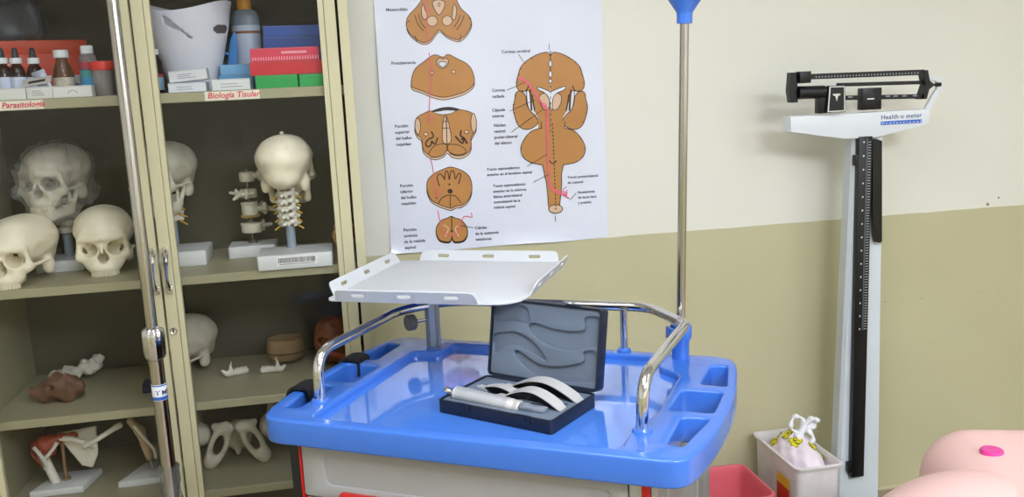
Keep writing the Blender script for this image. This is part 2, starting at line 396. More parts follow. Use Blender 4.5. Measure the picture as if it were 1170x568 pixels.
v, f = text_mesh('T MED', .016, .0003, bold=.0004)
vv = []
for p in v:
    a = -pi/2-.35+(p.x)/.0178; vv.append((.0176*cos(a), .0176*sin(a), zb0+.014+p.y*.95))
MB().add(vv, f).build('lettering', mat('navy_ink', '23304f', .5), bd, smooth=False)
wr = MB(); zq = PY(190, 545, 2.15).z; rnd = random.Random(3); rr = []
for k in range(9):
    rr.append([((.019+.006*rnd.random())*cos(2*pi*i/18), (.019+.006*rnd.random())*sin(2*pi*i/18), zq-.07+.012*k+.004*rnd.random()) for i in range(18)])
wr.add([p for r in rr for p in r], [(k*18+i, k*18+(i+1) % 18, (k+1)*18+(i+1) % 18, (k+1)*18+i) for k in range(8) for i in range(18)])
wr.build('plastic_wrap', glass_mat('clear_film', (.95, .95, .95), 1.0, 1.5, 'e8e8ea', .12, .08), st, sharp=20)
MB().lathe([(.035, .1), (.04, .11), (.038, .135), (.02, .15), (.0165, .15)], 24).build('hub', M_chrome, st)
for k in range(5):
    a = 2*pi*k/5+.95; L = .24
    lg = MB().tube([(.03*cos(a), .03*sin(a), .118), (L*.6*cos(a), L*.6*sin(a), .1), (L*cos(a), L*sin(a), .075)], .012, 10).build('leg', M_chrome2, st)
    MB().lathe([(.0001, -.011), (.02, -.011), (.024, -.006), (.024, .006), (.02, .011), (.0001, .011)], 18, M=T(L*cos(a), L*sin(a), .0245) @ RZ(math.degrees(a)+90) @ RX(90)) \
        .box((-.012, -.013, .02), (.012, .013, .075), M=T(L*cos(a), L*sin(a), .008) @ RZ(math.degrees(a)), bev=.003).build('caster', M_dark, lg)

# ------------------------------------------------------------------ the blue emergency cart
ZC = .97; CA = -31.5
M_blue = mat('blue_abs', '3d72cc', .22, var=.015, coat=.35)
M_blue2 = mat('blue_abs_dark', '2f5fb8', .3, var=.02)
M_gray = mat('grey_abs', 'a09f9c', .42, var=.02); M_gray2 = mat('light_grey_abs', 'c9cbcc', .38, var=.015)
M_red = mat('red_abs', 'c8201c', .35, var=.03); M_alu = mat('aluminium', 'b4b8bd', .3, .9, var=.03)
cart = thing('emergency_cart', 'blue and grey hospital trolley with steel rail, swivel tray and drip pole', 'trolley', (.30, 1.79, 0), radians(CA))
ox = -.012
_hr = [(0, -.2745), (.2, -.2745), (.33, -.2735), (.385, -.272), (.413, -.258), (.428, -.225), (.439, -.165), (.4475, -.09), (.4515, 0), (.450, .09), (.443, .17), (.432, .25), (.418, .292), (.388, .3115), (.34, .3145), (.2, .3155), (0, .3155)]
outl = [(p.x, p.y) for p in spline(_hr+[(-x, y) for x, y in _hr[::-1][1:-1]], 4)]
def slot(p): return smooth_poly(p, .011, 4)
_sr = [[(.373, -.203), (.400, -.208), (.424, -.066), (.373, -.070)], [(.343, -.038), (.426, -.038), (.428, .081), (.346, .081)], [(.376, .120), (.430, .116), (.414, .252), (.378, .245)]]
slots = [slot(q) for q in _sr]+[slot([(-x, y) for x, y in q]) for q in _sr]
recess = smooth_poly([(-.318, -.243), (.30, -.243), (.30, -.12), (.325, -.08), (.325, .17), (.27, .21), (.262, .283), (-.25, .283), (-.255, .212), (-.32, .2)], .02, 5)
top = MB()
top.prism(outl, ZC-.052, ZC, holes=slots+[recess], bev=.0055, seg=4)
tp = top.build('cart_top', M_blue, cart, sharp=40)
MB().prism([tuple(p) for p in recess], ZC-.024, ZC-.014).build('recessed_floor', mat('blue_abs_gloss', '4a82dd', .08, var=.01, coat=1, spec=.9), tp)
for y0, y1 in ((-.125, -.07), (.078, .13)):                    # black straps round the outer rim on the left
    pts = [(-.398, ZC-.03), (-.398, ZC+.001), (-.408, ZC+.010), (-.43, ZC+.011), (-.450, ZC+.005), (-.460, ZC-.02), (-.459, ZC-.06), (-.43, ZC-.068)]
    sm = [(p.x, p.y) for p in spline(pts, 4, closed=False)]
    s_ = MB(); out = [(x, z) for x, z in sm]
    v = []
    for x, z in out: v += [(x, y0, z), (x, y1, z)]
    cxz = (-.425, ZC-.03)
    for x, z in out:
        d = Vector((cxz[0]-x, cxz[1]-z)); d = d.normalized()*.006; v += [(x+d.x, y0, z+d.y), (x+d.x, y1, z+d.y)]
    n = len(out); f = []
    for i in range(n-1):
        f += [(2*i, 2*i+1, 2*i+3, 2*i+2), (2*n+2*i, 2*n+2*i+2, 2*n+2*i+3, 2*n+2*i+1), (2*i, 2*i+2, 2*n+2*i+2, 2*n+2*i), (2*i+1, 2*n+2*i+1, 2*n+2*i+3, 2*i+3)]
    f += [(0, 2*n, 2*n+1, 1), (2*n-2, 2*n-1, 4*n-1, 4*n-2)]
    s_.add(v, f).build('strap', mat('black_strap', '121214', .7, bump=.1), cart)
# carcass and drawers
bx0, bx1, by0, by1, bz0, bz1 = -.347, .352, -.236, .272, .16, ZC-.052
B((bx0, by0, bz0), (bx1, by1, bz1-.001), .004).build('carcass', M_gray, cart)
MB().box((bx0-.027, by0-.010, bz0), (bx0-.001, by1-.02, bz1-.002), bev=.003).build('side_panel', M_dark, cart)
MB().box((bx0-.001, by0-.0155, bz0), (bx0+.0022, by0-.002, bz1-.002)).build('edge_strip', M_red, cart)
MB().box((.316, by0-.016, bz0), (.338, by0+.0, bz1-.002), bev=.002).build('corner_post', M_alu, cart)
MB().box((.338, by0-.016, bz0), (.352, by0+.004, bz1-.002)).build('edge_strip', M_red, cart)
MB().box((.352, by0-.012, bz0), (.362, by0+.07, bz1-.002), bev=.002).box((.353, by0+.075, bz0), (.366, by1-.16, bz1-.002), bev=.003).box((.353, by1-.155, bz0), (.372, by1-.01, bz1-.002), bev=.004).build('side_panel', M_alu, cart)
zt = bz1-.004; dh = [.112, .112, .15, .15, .19]; 
for k, hgt in enumerate(dh):
    z1, z0 = zt, zt-hgt+.004; zt -= hgt
    x0, x1 = -.3435, .314; yf = by0-.014
    loop = rrect(x0, z0, x1, z1, .006, 3); hole = rrect(x0+.05, z0+.028, x1-.03, z1-.02, .014, 4)
    o = MB().prism(loop, -.012, 0, M=T(0, yf, 0) @ XZ @ T(0, 0, 0), holes=[hole], bev=.003, seg=2).build('drawer', M_gray, cart)
    MB().prism(rrect(x0+.045, z0+.023, x1-.025, z1-.015, .014, 4), -.012, -.005, M=T(0, yf, 0) @ XZ).build('recessed_panel', M_gray, o)
    MB().box((x0+.085, yf-.012, z0+.002), (x1-.14, yf+.004, z0+.018), bev=.004).build('pull_handle', M_red, o)
    MB().lathe([(.0085, 0), (.0085, .004), (.006, .005), (.0001, .005)], 18, M=T(x1-.05, yf, z1-.045) @ RX(90)).build('lock', M_chrome, o)
B((bx0-.01, by0-.01, .12), (bx1+.01, by1+.01, .16), .008).build('base_plate', M_blue, cart)
for x in (-.3, .3):
    for y in (-.18, .2):
        cs = MB().box((x-.018, y-.018, .07), (x+.018, y+.018, .122), bev=.004).build('caster', M_dark, cart)
        MB().lathe([(.0001, -.014), (.045, -.014), (.05, -.009), (.05, .009), (.045, .014), (.0001, .014)], 22, M=T(x, y+.02, .05) @ RX(90)).build('wheel', mat('grey_rubber', '55565a', .6), cs)
# guard rail
ZR = 1.071
path = bend([(-.35, -.159, ZC-.01), (-.35, -.159, ZR), (-.347, .195, ZR), (-.258, .305, ZR), (.222, .332, ZR), (.333, .205, ZR), (.322, -.155, ZR), (.318, -.157, ZC-.01)], [0, .055, .05, .06, .04, .03, .06, 0], 8)
rail = MB().tube(path, .0112, 16).build('guard_rail', M_chrome, cart, sharp=80)
for x in (.17, -.148):
    MB().lathe([(.0085, ZC-.002), (.0085, ZR-.002)], 16, c=(x, .3125 if x > 0 else .308, 0)).build('rail_post', M_chrome, rail)
    MB().lathe([(.016, ZC-.002), (.016, ZC+.003), (.012, ZC+.007), (.009, ZC+.007)], 18, c=(x, .3105 if x > 0 else .308, 0)).build('rail_foot', M_blue, rail)
for x, y in ((-.35, -.159), (.319, -.157)):
    MB().lathe([(.0185, ZC-.002), (.0185, ZC+.002), (.0165, ZC+.005), (.0115, ZC+.006)], 22, c=(x, y, 0)).build('rail_foot', M_blue, rail)
# drip pole on the cart
px_, py_ = .305, .284
pz = Vector((.0, .0, 1)); tilt = T(px_, py_, ZC) @ RY(1.35)
MB().lathe([(.0001, 0), (.019, 0), (.0195, .04), (.024, .05), (.0245, .072), (.021, .079), (.01, .08), (.0001, .08)], 24, M=tilt).box((-.031, -.016, .045), (-.018, .016, .073), M=tilt @ RZ(35), bev=.004).build('pole_clamp', M_blue, cart)
pole = MB().lathe([(.0095, .07), (.0095, .86)], 20, M=tilt).build('drip_pole', M_chrome2, cart)
MB().lathe([(.0095, .726), (.0162, .727), (.0165, .746), (.0172, .75), (.036, .777), (.055, .81), (.058, .822), (.05, .828), (.0001, .83)], 28, M=tilt).build('funnel_top', M_blue, pole)
# swivel tray
tx, ty = -.294, .262
octo = MB(); n = 24
octo.lathe([(.0178, ZC-.018), (.0178, 1.139)], 8, c=(tx, ty, 0))
for k in range(8): octo.box((-.003, .0155, ZC-.018), (.003, .0182, 1.138), M=T(tx, ty, 0) @ RZ(45*k+22.5))
octo.build('tray_post', M_alu, cart, sharp=25)
kv = Vector((-.62, -.785, 0)); kp0 = Vector((tx, ty, 1.036))
kd = MB().tube([kp0+kv*.014, kp0+kv*.05], .0045, 10, 1).lathe([(.0001, -.011), (.017, -.011), (.0195, -.008), (.0195, .008), (.017, .011), (.0001, .011)], 22, M=T(*(kp0+kv*.058)) @ RZ(231.7) @ RY(90))
kd.build('clamp_knob', [mat('grey_knob', '6f6c6a', .5), M_chrome2], cart)
ZT = 1.15
TM = T(-.203, .203, 0) @ RZ(4.5)
hw, hd = .2185, .212
fl_ = smooth_poly([(-hw, -hd), (hw, -hd), (hw, hd), (-hw, hd)], [.02, .085, .03, .03], 8)
tray = MB().prism(fl_, ZT-.006, ZT, M=TM, bev=.002, seg=2)
def flange(x0, x1, wid, hgt, M):
    hl = [rrect(x0+(x1-x0)*q-.0155, hgt*.52-.0042, x0+(x1-x0)*q+.0155, hgt*.52+.0042, .004, 3) for q in (.17, .5, .83)]
    lp = smooth_poly([(x0-.002, 0), (x1+.002, 0), (x1-.004, hgt), (x0+.004, hgt)], [.001, .001, .012, .012], 4)
    tray.prism(lp, -.002, .002, M=M, holes=hl, bev=.0008, seg=1)
tl = 28
flange(-hw+.025, hw-.09, 0, .032, TM @ T(0, -hd+.002, ZT-.004) @ RX(90+tl))
flange(-hw+.05, hw-.02, 0, .032, TM @ T(0, hd-.002, ZT-.004) @ RX(90-tl))
flange(-hd+.02, hd-.04, 0, .034, TM @ T(-hw+.002, 0, ZT-.004) @ RZ(-90) @ RX(90+tl))
flange(-hd+.085, hd-.03, 0, .034, TM @ T(hw-.002, 0, ZT-.004) @ RZ(90) @ RX(90+tl))
trayo = tray.build('swivel_tray', M_gray2, cart, sharp=30)
MB().box((-.11, -.055, ZT-.016), (.075, .03, ZT-.0065), M=T(tx+.035, ty, 0) @ RZ(4), bev=.003).build('tray_bracket', M_blue2, trayo)

# ------------------------------------------------------------------ laryngoscope case on the cart
ZF = ZC-.014
M_navy = mat('navy_case', '141b2c', .38, var=.08); M_liner = mat('grey_liner', '66717f', .5, var=.03)
M_satin = mat('satin_steel', 'd2cfca', .3, .35, var=.03); M_silver = mat('silver_knurl', 'c4c6c9', .36, .5, var=.05, bump=.0)
case = thing('laryngoscope_case', 'open dark navy instrument case with grey moulded liner on the blue cart', 'case', (.149, 1.735, ZF), radians(-44.3))
cw, cd, ch = .264, .169, .028
lo_ = rrect(0, 0, cw, cd, .008, 4)
MB().prism(lo_, 0, ch, holes=[rrect(.004, .004, cw-.004, cd-.004, .006, 4)], bev=.0015, seg=2).prism(rrect(.002, .002, cw-.002, cd-.002, .006, 3), .001, .004).build('base_shell', M_navy, case)
bl_holes = [smooth_poly([(.012, .022), (.17, .022), (.17, .062), (.012, .062)], .012), smooth_poly([(.05, .075), (.15, .078), (.235, .07), (.245, .1), (.15, .108), (.05, .1)], .012),
            smooth_poly([(.05, .118), (.14, .122), (.225, .118), (.245, .145), (.14, .152), (.05, .146)], .012)]
ins = MB().prism(rrect(.0045, .0045, cw-.0045, cd-.0045, .006, 4), .012, ch-.003, holes=bl_holes, bev=.002, seg=2).prism(rrect(.006, .006, cw-.006, cd-.006, .006, 3), .0045, .0125).build('base_liner', M_liner, case)
for u in (.062, .202):
    MB().box((u-.016, -.0045, .012), (u+.016, .001, ch+.002), bev=.0015).box((u-.011, -.006, .02), (u+.011, -.003, ch+.0035), bev=.001).build('latch', M_navy, case)
LH = .166
LM = T(0, cd+.002, ch-.001) @ RX(-11)          # lid frame: x across, z up, -y the open face
lid = MB().prism(rrect(0, 0, cw, LH, .009, 4), -.03, 0, M=LM @ T(0, .0, 0) @ XZ, holes=[rrect(.004, .004, cw-.004, LH-.004, .007, 4)], bev=.0015, seg=2) \
    .prism(rrect(.001, .001, cw-.001, LH-.001, .007, 4), -.031, -.024, M=LM @ XZ).build('lid_shell', M_navy, case)
def q2(pts):                                    # liner sketch coordinates (zoomed picture) -> liner plane
    TL, TR, BR, BL = Vector((75, 60)), Vector((672, 108)), Vector((702, 528)), Vector((106, 432)); out = []
    for x, y in pts:
        w = .5; u = .5
        for _ in range(12):
            l = BL.lerp(TL, w); r = BR.lerp(TR, w); u = (x-l.x)/(r.x-l.x); b = BL.lerp(BR, u); t = TL.lerp(TR, u); w = (b.y-y)/(b.y-t.y)
        out.append((min(.985, max(.015, u))*cw, min(.98, max(.02, w))*LH))
    return out
rec = [[(300, 190), (345, 188), (430, 212), (530, 224), (592, 212), (585, 156), (655, 150), (672, 200), (676, 285), (610, 308), (540, 318), (450, 306), (380, 278), (320, 240), (298, 212)],
       [(236, 326), (262, 322), (330, 362), (400, 392), (500, 398), (606, 376), (602, 328), (660, 322), (684, 380), (690, 460), (600, 478), (480, 474), (400, 455), (320, 412), (260, 365)],
       [(106, 245), (160, 230), (230, 230), (300, 256), (370, 310), (415, 372), (330, 326), (260, 300), (185, 298), (130, 330), (118, 300)],
       [(100, 168), (200, 172), (296, 186), (270, 110), (180, 92), (98, 84)]]
holes = [[(p.x, p.y) for p in spline(q2(r), 4)] for r in rec]
MB().prism(rrect(.0045, .0045, cw-.0045, LH-.0045, .007, 4), -.013, -.005, M=LM @ XZ, holes=holes, bev=.0016, seg=3).prism(rrect(.0045, .0045, cw-.0045, LH-.0045, .007, 4), -.023, -.012, M=LM @ XZ).build('lid_liner', M_liner, case)
for u in (.06, .198):
    MB().box((u-.014, -.004, LH-.001), (u+.014, .012, LH+.003), bev=.001, M=LM).build('lid_catch', M_navy, case)
MB().tube([(.015, cd+.003, ch-.001), (cw-.015, cd+.003, ch-.001)], .003, 10).build('hinge', M_navy, case)
# laryngoscope handle
CM = T(.149, 1.735, ZF) @ RZ(-44.3)
hd_ = thing('laryngoscope', 'silver knurled laryngoscope handle lying along the front of the open case', 'handle')
hd_.matrix_world = CM @ T(.004, .036, .0318) @ RZ(1.5) @ RY(3.0)
kn = MB(); n = 60; rows = 56; v = []; f = []
for j in range(rows+1):
    for i in range(n):
        a = 2*pi*i/n; r = .0148+.0011*(1 if ((i+j) % 4 < 2) else 0)*(1 if ((i-j) % 4 < 2) else 0)
        v.append((.018+.122*j/rows, r*cos(a), r*sin(a)))
for j in range(rows):
    for i in range(n): f.append((j*n+i, j*n+(i+1) % n, (j+1)*n+(i+1) % n, (j+1)*n+i))
kn.add(v, f).build('grip', M_silver, hd_, sharp=80)
AX = RY(90)
MB().lathe([(.0001, .012), (.012, .0125), (.0152, .016), (.0152, .019)], 30, M=AX).build('end_ring', M_satin, hd_)
MB().lathe([(.0152, .139), (.0153, .15), (.0145, .152), (.0145, .156), (.0152, .158), (.0152, .166), (.013, .168), (.0001, .168)], 30, M=AX).build('end_cap', M_satin, hd_)
MB().lathe([(.0001, -.014), (.004, -.0135), (.0075, -.009), (.008, -.004), (.006, .001), (.004, .004), (.008, .007), (.009, .0125), (.0001, .0128)], 20, M=AX).box((-.012, -.003, -.006), (-.002, .003, .009), bev=.001).build('tail_knob', M_chrome, hd_)
# blades
def blade(name, label, L, arch, wid, M, clear=False):
    o = thing(name, label, 'blade', group='laryngoscope blades in the case'); o.matrix_world = CM @ M
    top = MB(); web = MB(); n = 22; v = []; v2 = []
    for i in range(n+1):
        t = i/n; x = L*t; z = arch*(sin(pi*min(1, t*.92+.10))-.31)+.002
        w_ = wid*(.55+.45*min(1, t*3)) if t < .9 else wid*(1-.25*(t-.9)/.1)
        v += [(x, 0, z), (x, w_, z+.0015), (x, w_, z), (x, 0, z-.0015)]
        hw_ = .0165*min(1, .25+t*3)*max(.05, min(1, (1.02-t)*2.2)); v2 += [(x*.93, .0005, z-.0005), (x*.93, .0022, z-.0005), (x*.93, .0022, z-hw_), (x*.93, .0005, z-hw_)]
    def skin(vs): return [(i*4+k, (i+1)*4+k, (i+1)*4+(k+1) % 4, i*4+(k+1) % 4) for i in range(n) for k in range(4)] + [(0, 1, 2, 3), (4*n+3, 4*n+2, 4*n+1, 4*n)]
    top.add(v, skin(v)); zt = arch*(sin(pi*min(1, .92+.10))-.31)
    top.tube([(L-.001, .002, zt+.001), (L-.001, wid*.74, zt+.002)], .0022, 8)
    top.build('spatula', M_satin, o, sharp=50)
    web.add(v2, skin(v2)).build('web', mat('dark_reflection_steel', '1e1f20', .3, .8), o, sharp=50)  # dark reflection in the chrome web put into its colour
    MB().box((-.022, .0005, -.009), (.006, wid*.62, .0), bev=.002).box((-.03, .003, -.009), (-.02, wid*.5, -.002), bev=.0015).build('heel_block', M_satin, o)
    return o
blade('steel_spatula', 'shorter curved steel blade, nearest the handle in the open case', .128, .026, .029, T(.122, .056, .033) @ RZ(-1))
blade('steel_spatula', 'longer curved steel blade, nearest the hinge of the open case', .156, .029, .03, T(.102, .112, .033) @ RZ(-2))
b3 = blade('steel_spatula', 'slim flat steel blade lying between the handle and the curved blades', .105, .012, .019, T(.05, .092, .03) @ RZ(-12))
cp = MB().box((0, 0, 0), (.055, .02, .008), bev=.003).box((.002, .003, .007), (.02, .017, .012), bev=.002).build('plastic_adapter', glass_mat('clear_plastic', (.92, .95, .98), 1.2, 1.5, 'd8e0ea', .25, .05))
cp.matrix_world = CM @ T(.174, .026, .0262) @ RZ(3); tag(cp, 'small clear plastic piece beyond the silver handle in the open case', 'adapter')

# ------------------------------------------------------------------ beam scale by the wall
M_whs = mat('scale_white', 'dfe4e6', .35, var=.015); M_whc = mat('scale_column_white', 'd3dadd', .4, var=.02); M_blk = mat('scale_black', '0d0e10', .32, var=.08)
M_ink = mat('white_ink', 'd9dcde', .5); M_navyink = mat('logo_navy', '2a3d77', .5); M_logoblue = mat('logo_blue', '2f66c4', .45)
SY = 2.62
sc = thing('weighing_scale', 'white and black upright beam weighing scale with height rod by the wall', 'scale', (1.612, SY, 0))
def W2(p): return (p[0]-1.612, p[1]-SY, p[2])
# column: shallow tapered channel
def ring_(z, xl, xr): return [W2((xl, SY, z)), W2((xl+.008, SY-.012, z)), W2((xr-.008, SY-.012, z)), W2((xr, SY, z)), W2((xr-.004, SY+.045, z)), W2((xl+.004, SY+.045, z))]
r0 = ring_(.05, 1.524, 1.686); r1 = ring_(1.40, 1.56, 1.664)
MB().add(r0+r1, [(0, 1, 7, 6), (1, 2, 8, 7), (2, 3, 9, 8), (3, 4, 10, 9), (4, 5, 11, 10), (5, 0, 6, 11), (5, 4, 3, 2, 1, 0), (6, 7, 8, 9, 10, 11)]).build('column', M_whc, sc, sharp=20)
MB().box((-.125, -.36, .03), (.14, .05, .055), bev=.008).box((-.11, -.34, .055), (.125, -.05, .062), 1, bev=.002).build('platform', [M_whs, M_blk], sc)
for x, y in ((-.1, -.33), (.11, -.33), (-.1, .02), (.11, .02)): MB().lathe([(.016, 0), (.016, .015), (.012, .032)], 14, c=(x, y, 0)).build('foot', M_blk, sc)
HYf = SY-.03
hp = [PY(*q, HYf) for q in ((903.4, 133.4), (903.4, 151), (965, 159), (1001, 157.3), (1062, 142), (1063, 124.5))]
MB().prism([(p.x-1.612, p.z) for p in hp], -.055, 0, M=T(0, HYf-SY, 0) @ XZ, bev=.003, seg=2).build('beam_housing', M_whs, sc)
def sbox(x0, y0, x1, y1, Yf, dep, bev=0, sl=0):
    a = PY(x0, (y0+y1)/2, Yf); b = PY(x1, (y0+y1)/2, Yf); t = PY((x0+x1)/2, y0, Yf).z; q = PY((x0+x1)/2, y1, Yf).z
    return W2((a.x, Yf, q)), W2((b.x, Yf+dep, t))
def sadd(mb, *a, mi=0, bev=.0015): lo, hi = sbox(*a[:6]); mb.box(lo, hi, mi, bev=bev); return mb
bm_ = MB()
BY = SY-.035
def bar(mb, pts, th, Yf, dep, mi=0):            # a sloping bar given by pixel points of its centre line
    for a, b in zip(pts[:-1], pts[1:]):
        A = PY(*a, Yf); Bq = PY(*b, Yf); h = th/2*.00265
        mb.add([W2((A.x, Yf, A.z-h)), W2((Bq.x, Yf, Bq.z-h)), W2((Bq.x, Yf, Bq.z+h)), W2((A.x, Yf, A.z+h)), W2((A.x, Yf+dep, A.z-h)), W2((Bq.x, Yf+dep, Bq.z-h)), W2((Bq.x, Yf+dep, Bq.z+h)), W2((A.x, Yf+dep, A.z+h))],
               [(0, 1, 2, 3), (5, 4, 7, 6), (4, 0, 3, 7), (1, 5, 6, 2), (3, 2, 6, 7), (4, 5, 1, 0)], mi)
    return mb
fr = MB()
fr.prism([(p.x-1.612, p.z) for p in (PY(*q, BY) for q in ((904.5, 83), (913, 82.5), (911.5, 96), (911, 103), (912, 117), (904.8, 117.5), (902.8, 104)))], -.03, 0, M=T(0, BY-SY, 0) @ XZ, bev=.001, seg=1).build('beam_end_bracket', M_blk, sc)
MB().prism([(p.x-1.612, p.z) for p in (PY(*q, BY) for q in ((1053, 80.5), (1060.5, 80), (1062.5, 92), (1066, 95), (1066, 99), (1062, 102), (1059, 113), (1052, 113.5), (1055.5, 104), (1058, 96), (1056, 86)))], -.03, 0, M=T(0, BY-SY, 0) @ XZ).build('beam_end_bracket', M_blk, sc)
ub = bar(MB(), [(910, 88.3), (1056, 82.5)], 6.2, BY, .006).build('upper_beam', M_blk, sc)
bar(MB(), [(957, 97), (1060, 94)], 4.2, BY+.012, .008).build('middle_beam', M_blk, sc)
lb_ = bar(MB(), [(938, 112.5), (1056, 110)], 5.2, BY, .006).build('lower_beam', M_blk, sc)
tk = MB()
for i in range(34):
    t = i/33; x = 932+t*116; y = 88.9-(x-910)/146*5.8; bar(tk, [(x, y), (x+1.5, y-.06)], 1.8, BY-.0004, .0004)
o = tk.build('graduations', mat('beam_tick', '8c8f92', .5), ub); o['kind'] = 'stuff'
tk = MB()
for x in (969, 1012, 1021, 1031, 1043): bar(tk, [(x, 111.6-(x-938)*.021), (x+5, 111.5-(x-938)*.021)], 1.6, BY-.0004, .0004)
o = tk.build('graduations', mat('beam_tick', '8c8f92', .5), lb_); o['kind'] = 'stuff'
sadd(MB(), 914.5, 81.5, 927, 95, BY-.012, .03).build('upper_poise', M_blk, sc)
cyl0 = PY(911, 106, BY+.005); cyl1 = PY(941, 105, BY+.005)
MB().tube([W2(cyl0), W2(cyl1)], .0195, 20).build('counterweight', M_blk, sc)
wp = MB(); 
sadd(wp, 937.5, 99, 950, 129.5, BY-.006, .035)
wp.prism([(p.x-1.612, p.z) for p in (PY(*q, BY-.015) for q in ((947, 98), (966, 97.5), (966.5, 128), (944.5, 129)))], -.012, 0, M=T(0, BY-.015-SY, 0) @ XZ, bev=.001, seg=1)
wpo = wp.build('lower_poise', M_blk, sc)
ot = [(p.x-1.612, p.z) for p in (PY(*q, BY-.015) for q in ((947.8, 98.8), (965.2, 98.3), (965.6, 127.2), (945.4, 128.2)))]
it = [(p.x-1.612, p.z) for p in (PY(*q, BY-.015) for q in ((949, 99.9), (964.2, 99.5), (964.5, 126), (946.9, 126.9)))]
MB().prism(ot, 0, .0006, M=T(0, BY-.0151-SY, 0) @ XZ, holes=[it]).build('silver_border', M_satin, wpo)
MB().prism([(p.x-1.612, p.z) for p in (PY(*q, BY-.015) for q in ((951.5, 107.3), (960.3, 107), (959.8, 109), (957.6, 109.3), (956.0, 116), (954.3, 109.6), (952.2, 109.4)))], 0, .0007, M=T(0, BY-.0151-SY, 0) @ XZ).build('t_emblem', M_satin, wpo)
cb = MB(); sadd(cb, 985.5, 100.5, 1007.5, 125.5, BY-.004, .03, bev=.002); sadd(cb, 991, 112.3, 999, 113.6, BY-.0046, .001, mi=1, bev=0)
cb.build('sliding_poise', [M_blk, M_whs], sc)
kp = PY(1071.5, 96.5, BY+.008)
MB().tube([W2(PY(1064, 97, BY+.008)), W2(PY(1069, 96.7, BY+.008))], .004, 10).tube([W2(PY(1069, 96.7, BY+.008)), W2(PY(1074.5, 96.5, BY+.008))], .0065, 12).build('pointer_tip', M_blk, sc)
MB().prism([(p.x-1.612, p.z) for p in (PY(*q, BY+.02) for q in ((1057, 125), (1063.5, 124.5), (1070, 113), (1076, 104), (1076, 88), (1062, 87), (1062, 91), (1068, 92), (1071, 93), (1071, 101), (1066, 108)))], -.012, 0, M=T(0, BY+.02-SY, 0) @ XZ).build('stop_loop', M_whs, sc)
# lettering on the housing
a = PY(1006.5, 136.6, HYf); bq = PY(1053, 133.5, HYf)
v, f = text_mesh('Health·o meter', .0196, .0002, bold=.0002, space=1.1); wid = max(p.x for p in v)
LMx = lambda p, k: T(p.x-1.612, HYf-.0004-SY, p.z) @ Matrix.Diagonal((k, 1, 1, 1)) @ XZ
sgn = MB().add(v, f, 0, LMx(a, (bq.x-a.x)/wid)).build('lettering', M_navyink, sc, smooth=False)
s0, s1 = sbox(1006.5, 137.6, 1053, 141.8, HYf-.0005, .0006)
stripe = MB().box(s0, s1).build('logo_stripe', M_logoblue, sc)
v, f = text_mesh('Professional', .0085, .0002, bold=.0001, space=1.5); wid = max(p.x for p in v)
MB().add(v, f, 0, T(s0[0]+.003, HYf-.0009-SY, s0[2]+.0024) @ Matrix.Diagonal(((s1[0]-s0[0]-.006)/wid, 1, 1, 1)) @ XZ).build('stripe_lettering', M_ink, stripe, smooth=False)
# height rod
RYf = SY-.035
ra, rb = PY(982.0, 158, RYf), PY(997, 158, RYf); rz0 = PY(986, 544.5, RYf).z
rd = MB().box(W2((ra.x, RYf, rz0)), W2((rb.x, RYf+.022, ra.z+.004)), bev=.001).build('height_rod', M_blk, sc)
zr0 = PY(988, 377, RYf).z; xs = ra.x-1.612
MB().box((xs+.0235, RYf-.0012-SY, zr0), (xs+.029, RYf+.0-SY, ra.z-.002)).build('ruler_ridge', mat('ruler_grey', '5d6368', .35, .5), rd)
tk = MB(); k = 0; z = zr0+.003
while z < ra.z-.006:
    big = k % 5 == 0
    tk.box((xs+.031, RYf-.0005-SY, z), (xs+.0395, RYf-SY, z+.0014))
    if big: tk.box((xs+.0135, RYf-.0005-SY, z-.001), (xs+.018, RYf-SY, z+.004))
    z += .0085; k += 1
o = tk.build('graduations', M_ink, rd); o['kind'] = 'stuff'
MB().box((xs-.011, RYf-SY, PY(986, 189, RYf).z), (xs+.002, RYf+.02-SY, PY(986, 177, RYf).z), bev=.001).build('rod_guide', M_blk, sc)
MB().box((xs-.01, RYf+.002-SY, PY(977, 540, RYf).z), (xs+.002, RYf+.022-SY, PY(977, 529, RYf).z), bev=.001).build('rod_guide', M_blk, sc)
ha = PY(1001, 160, RYf); hb = PY(1008, 277, RYf)
MB().prism([(p.x-1.612, p.z) for p in (PY(*q, RYf) for q in ((997.5, 160), (1002, 159), (1008.5, 161), (1008.5, 276), (1006.5, 278), (1001.5, 277), (999.5, 270), (997.5, 240)))], -.02, -.004, M=T(0, RYf-.002-SY, 0) @ XZ, bev=.001, seg=1).build('head_piece', M_blk, sc)

# ------------------------------------------------------------------ bins on the floor
M_frost = glass_mat('frosted_plastic', (.9, .9, .9), .9, 1.45, 'fbf6f4', .88, .25)
def bin_(name, label, x0, x1, y0, y1, zt, mt, taper, th=.003, r=.02, rim=.007):
    t = thing(name, label, 'bin', ((x0+x1)/2, (y0+y1)/2, 0)); hx, hy = (x1-x0)/2, (y1-y0)/2
    mb = MB(); rr = []
    for z, s_ in ((0, -taper), (.006, -taper+.001), (zt-.03, -.004), (zt-.012, -.003), (zt-.011, rim*.55), (zt-.002, rim), (zt, rim*.7), (zt, -.002), (zt-.01, -.003-th), (zt-.03, -.004-th), (.008, -taper-th), (.004, -taper-th-.002)):
        rr.append([(x, y, z) for x, y in rrect(-hx-s_, -hy-s_, hx+s_, hy+s_, max(.004, r+s_*.5), 4)])
    n = len(rr[0]); mb.add([p for q in rr for p in q], [(k*n+i, k*n+(i+1) % n, (k+1)*n+(i+1) % n, (k+1)*n+i) for k in range(len(rr)-1) for i in range(n)]+[tuple(range(n))[::-1], tuple(range((len(rr)-1)*n, len(rr)*n))])
    mb.build('container', mt, t, sharp=50); return t
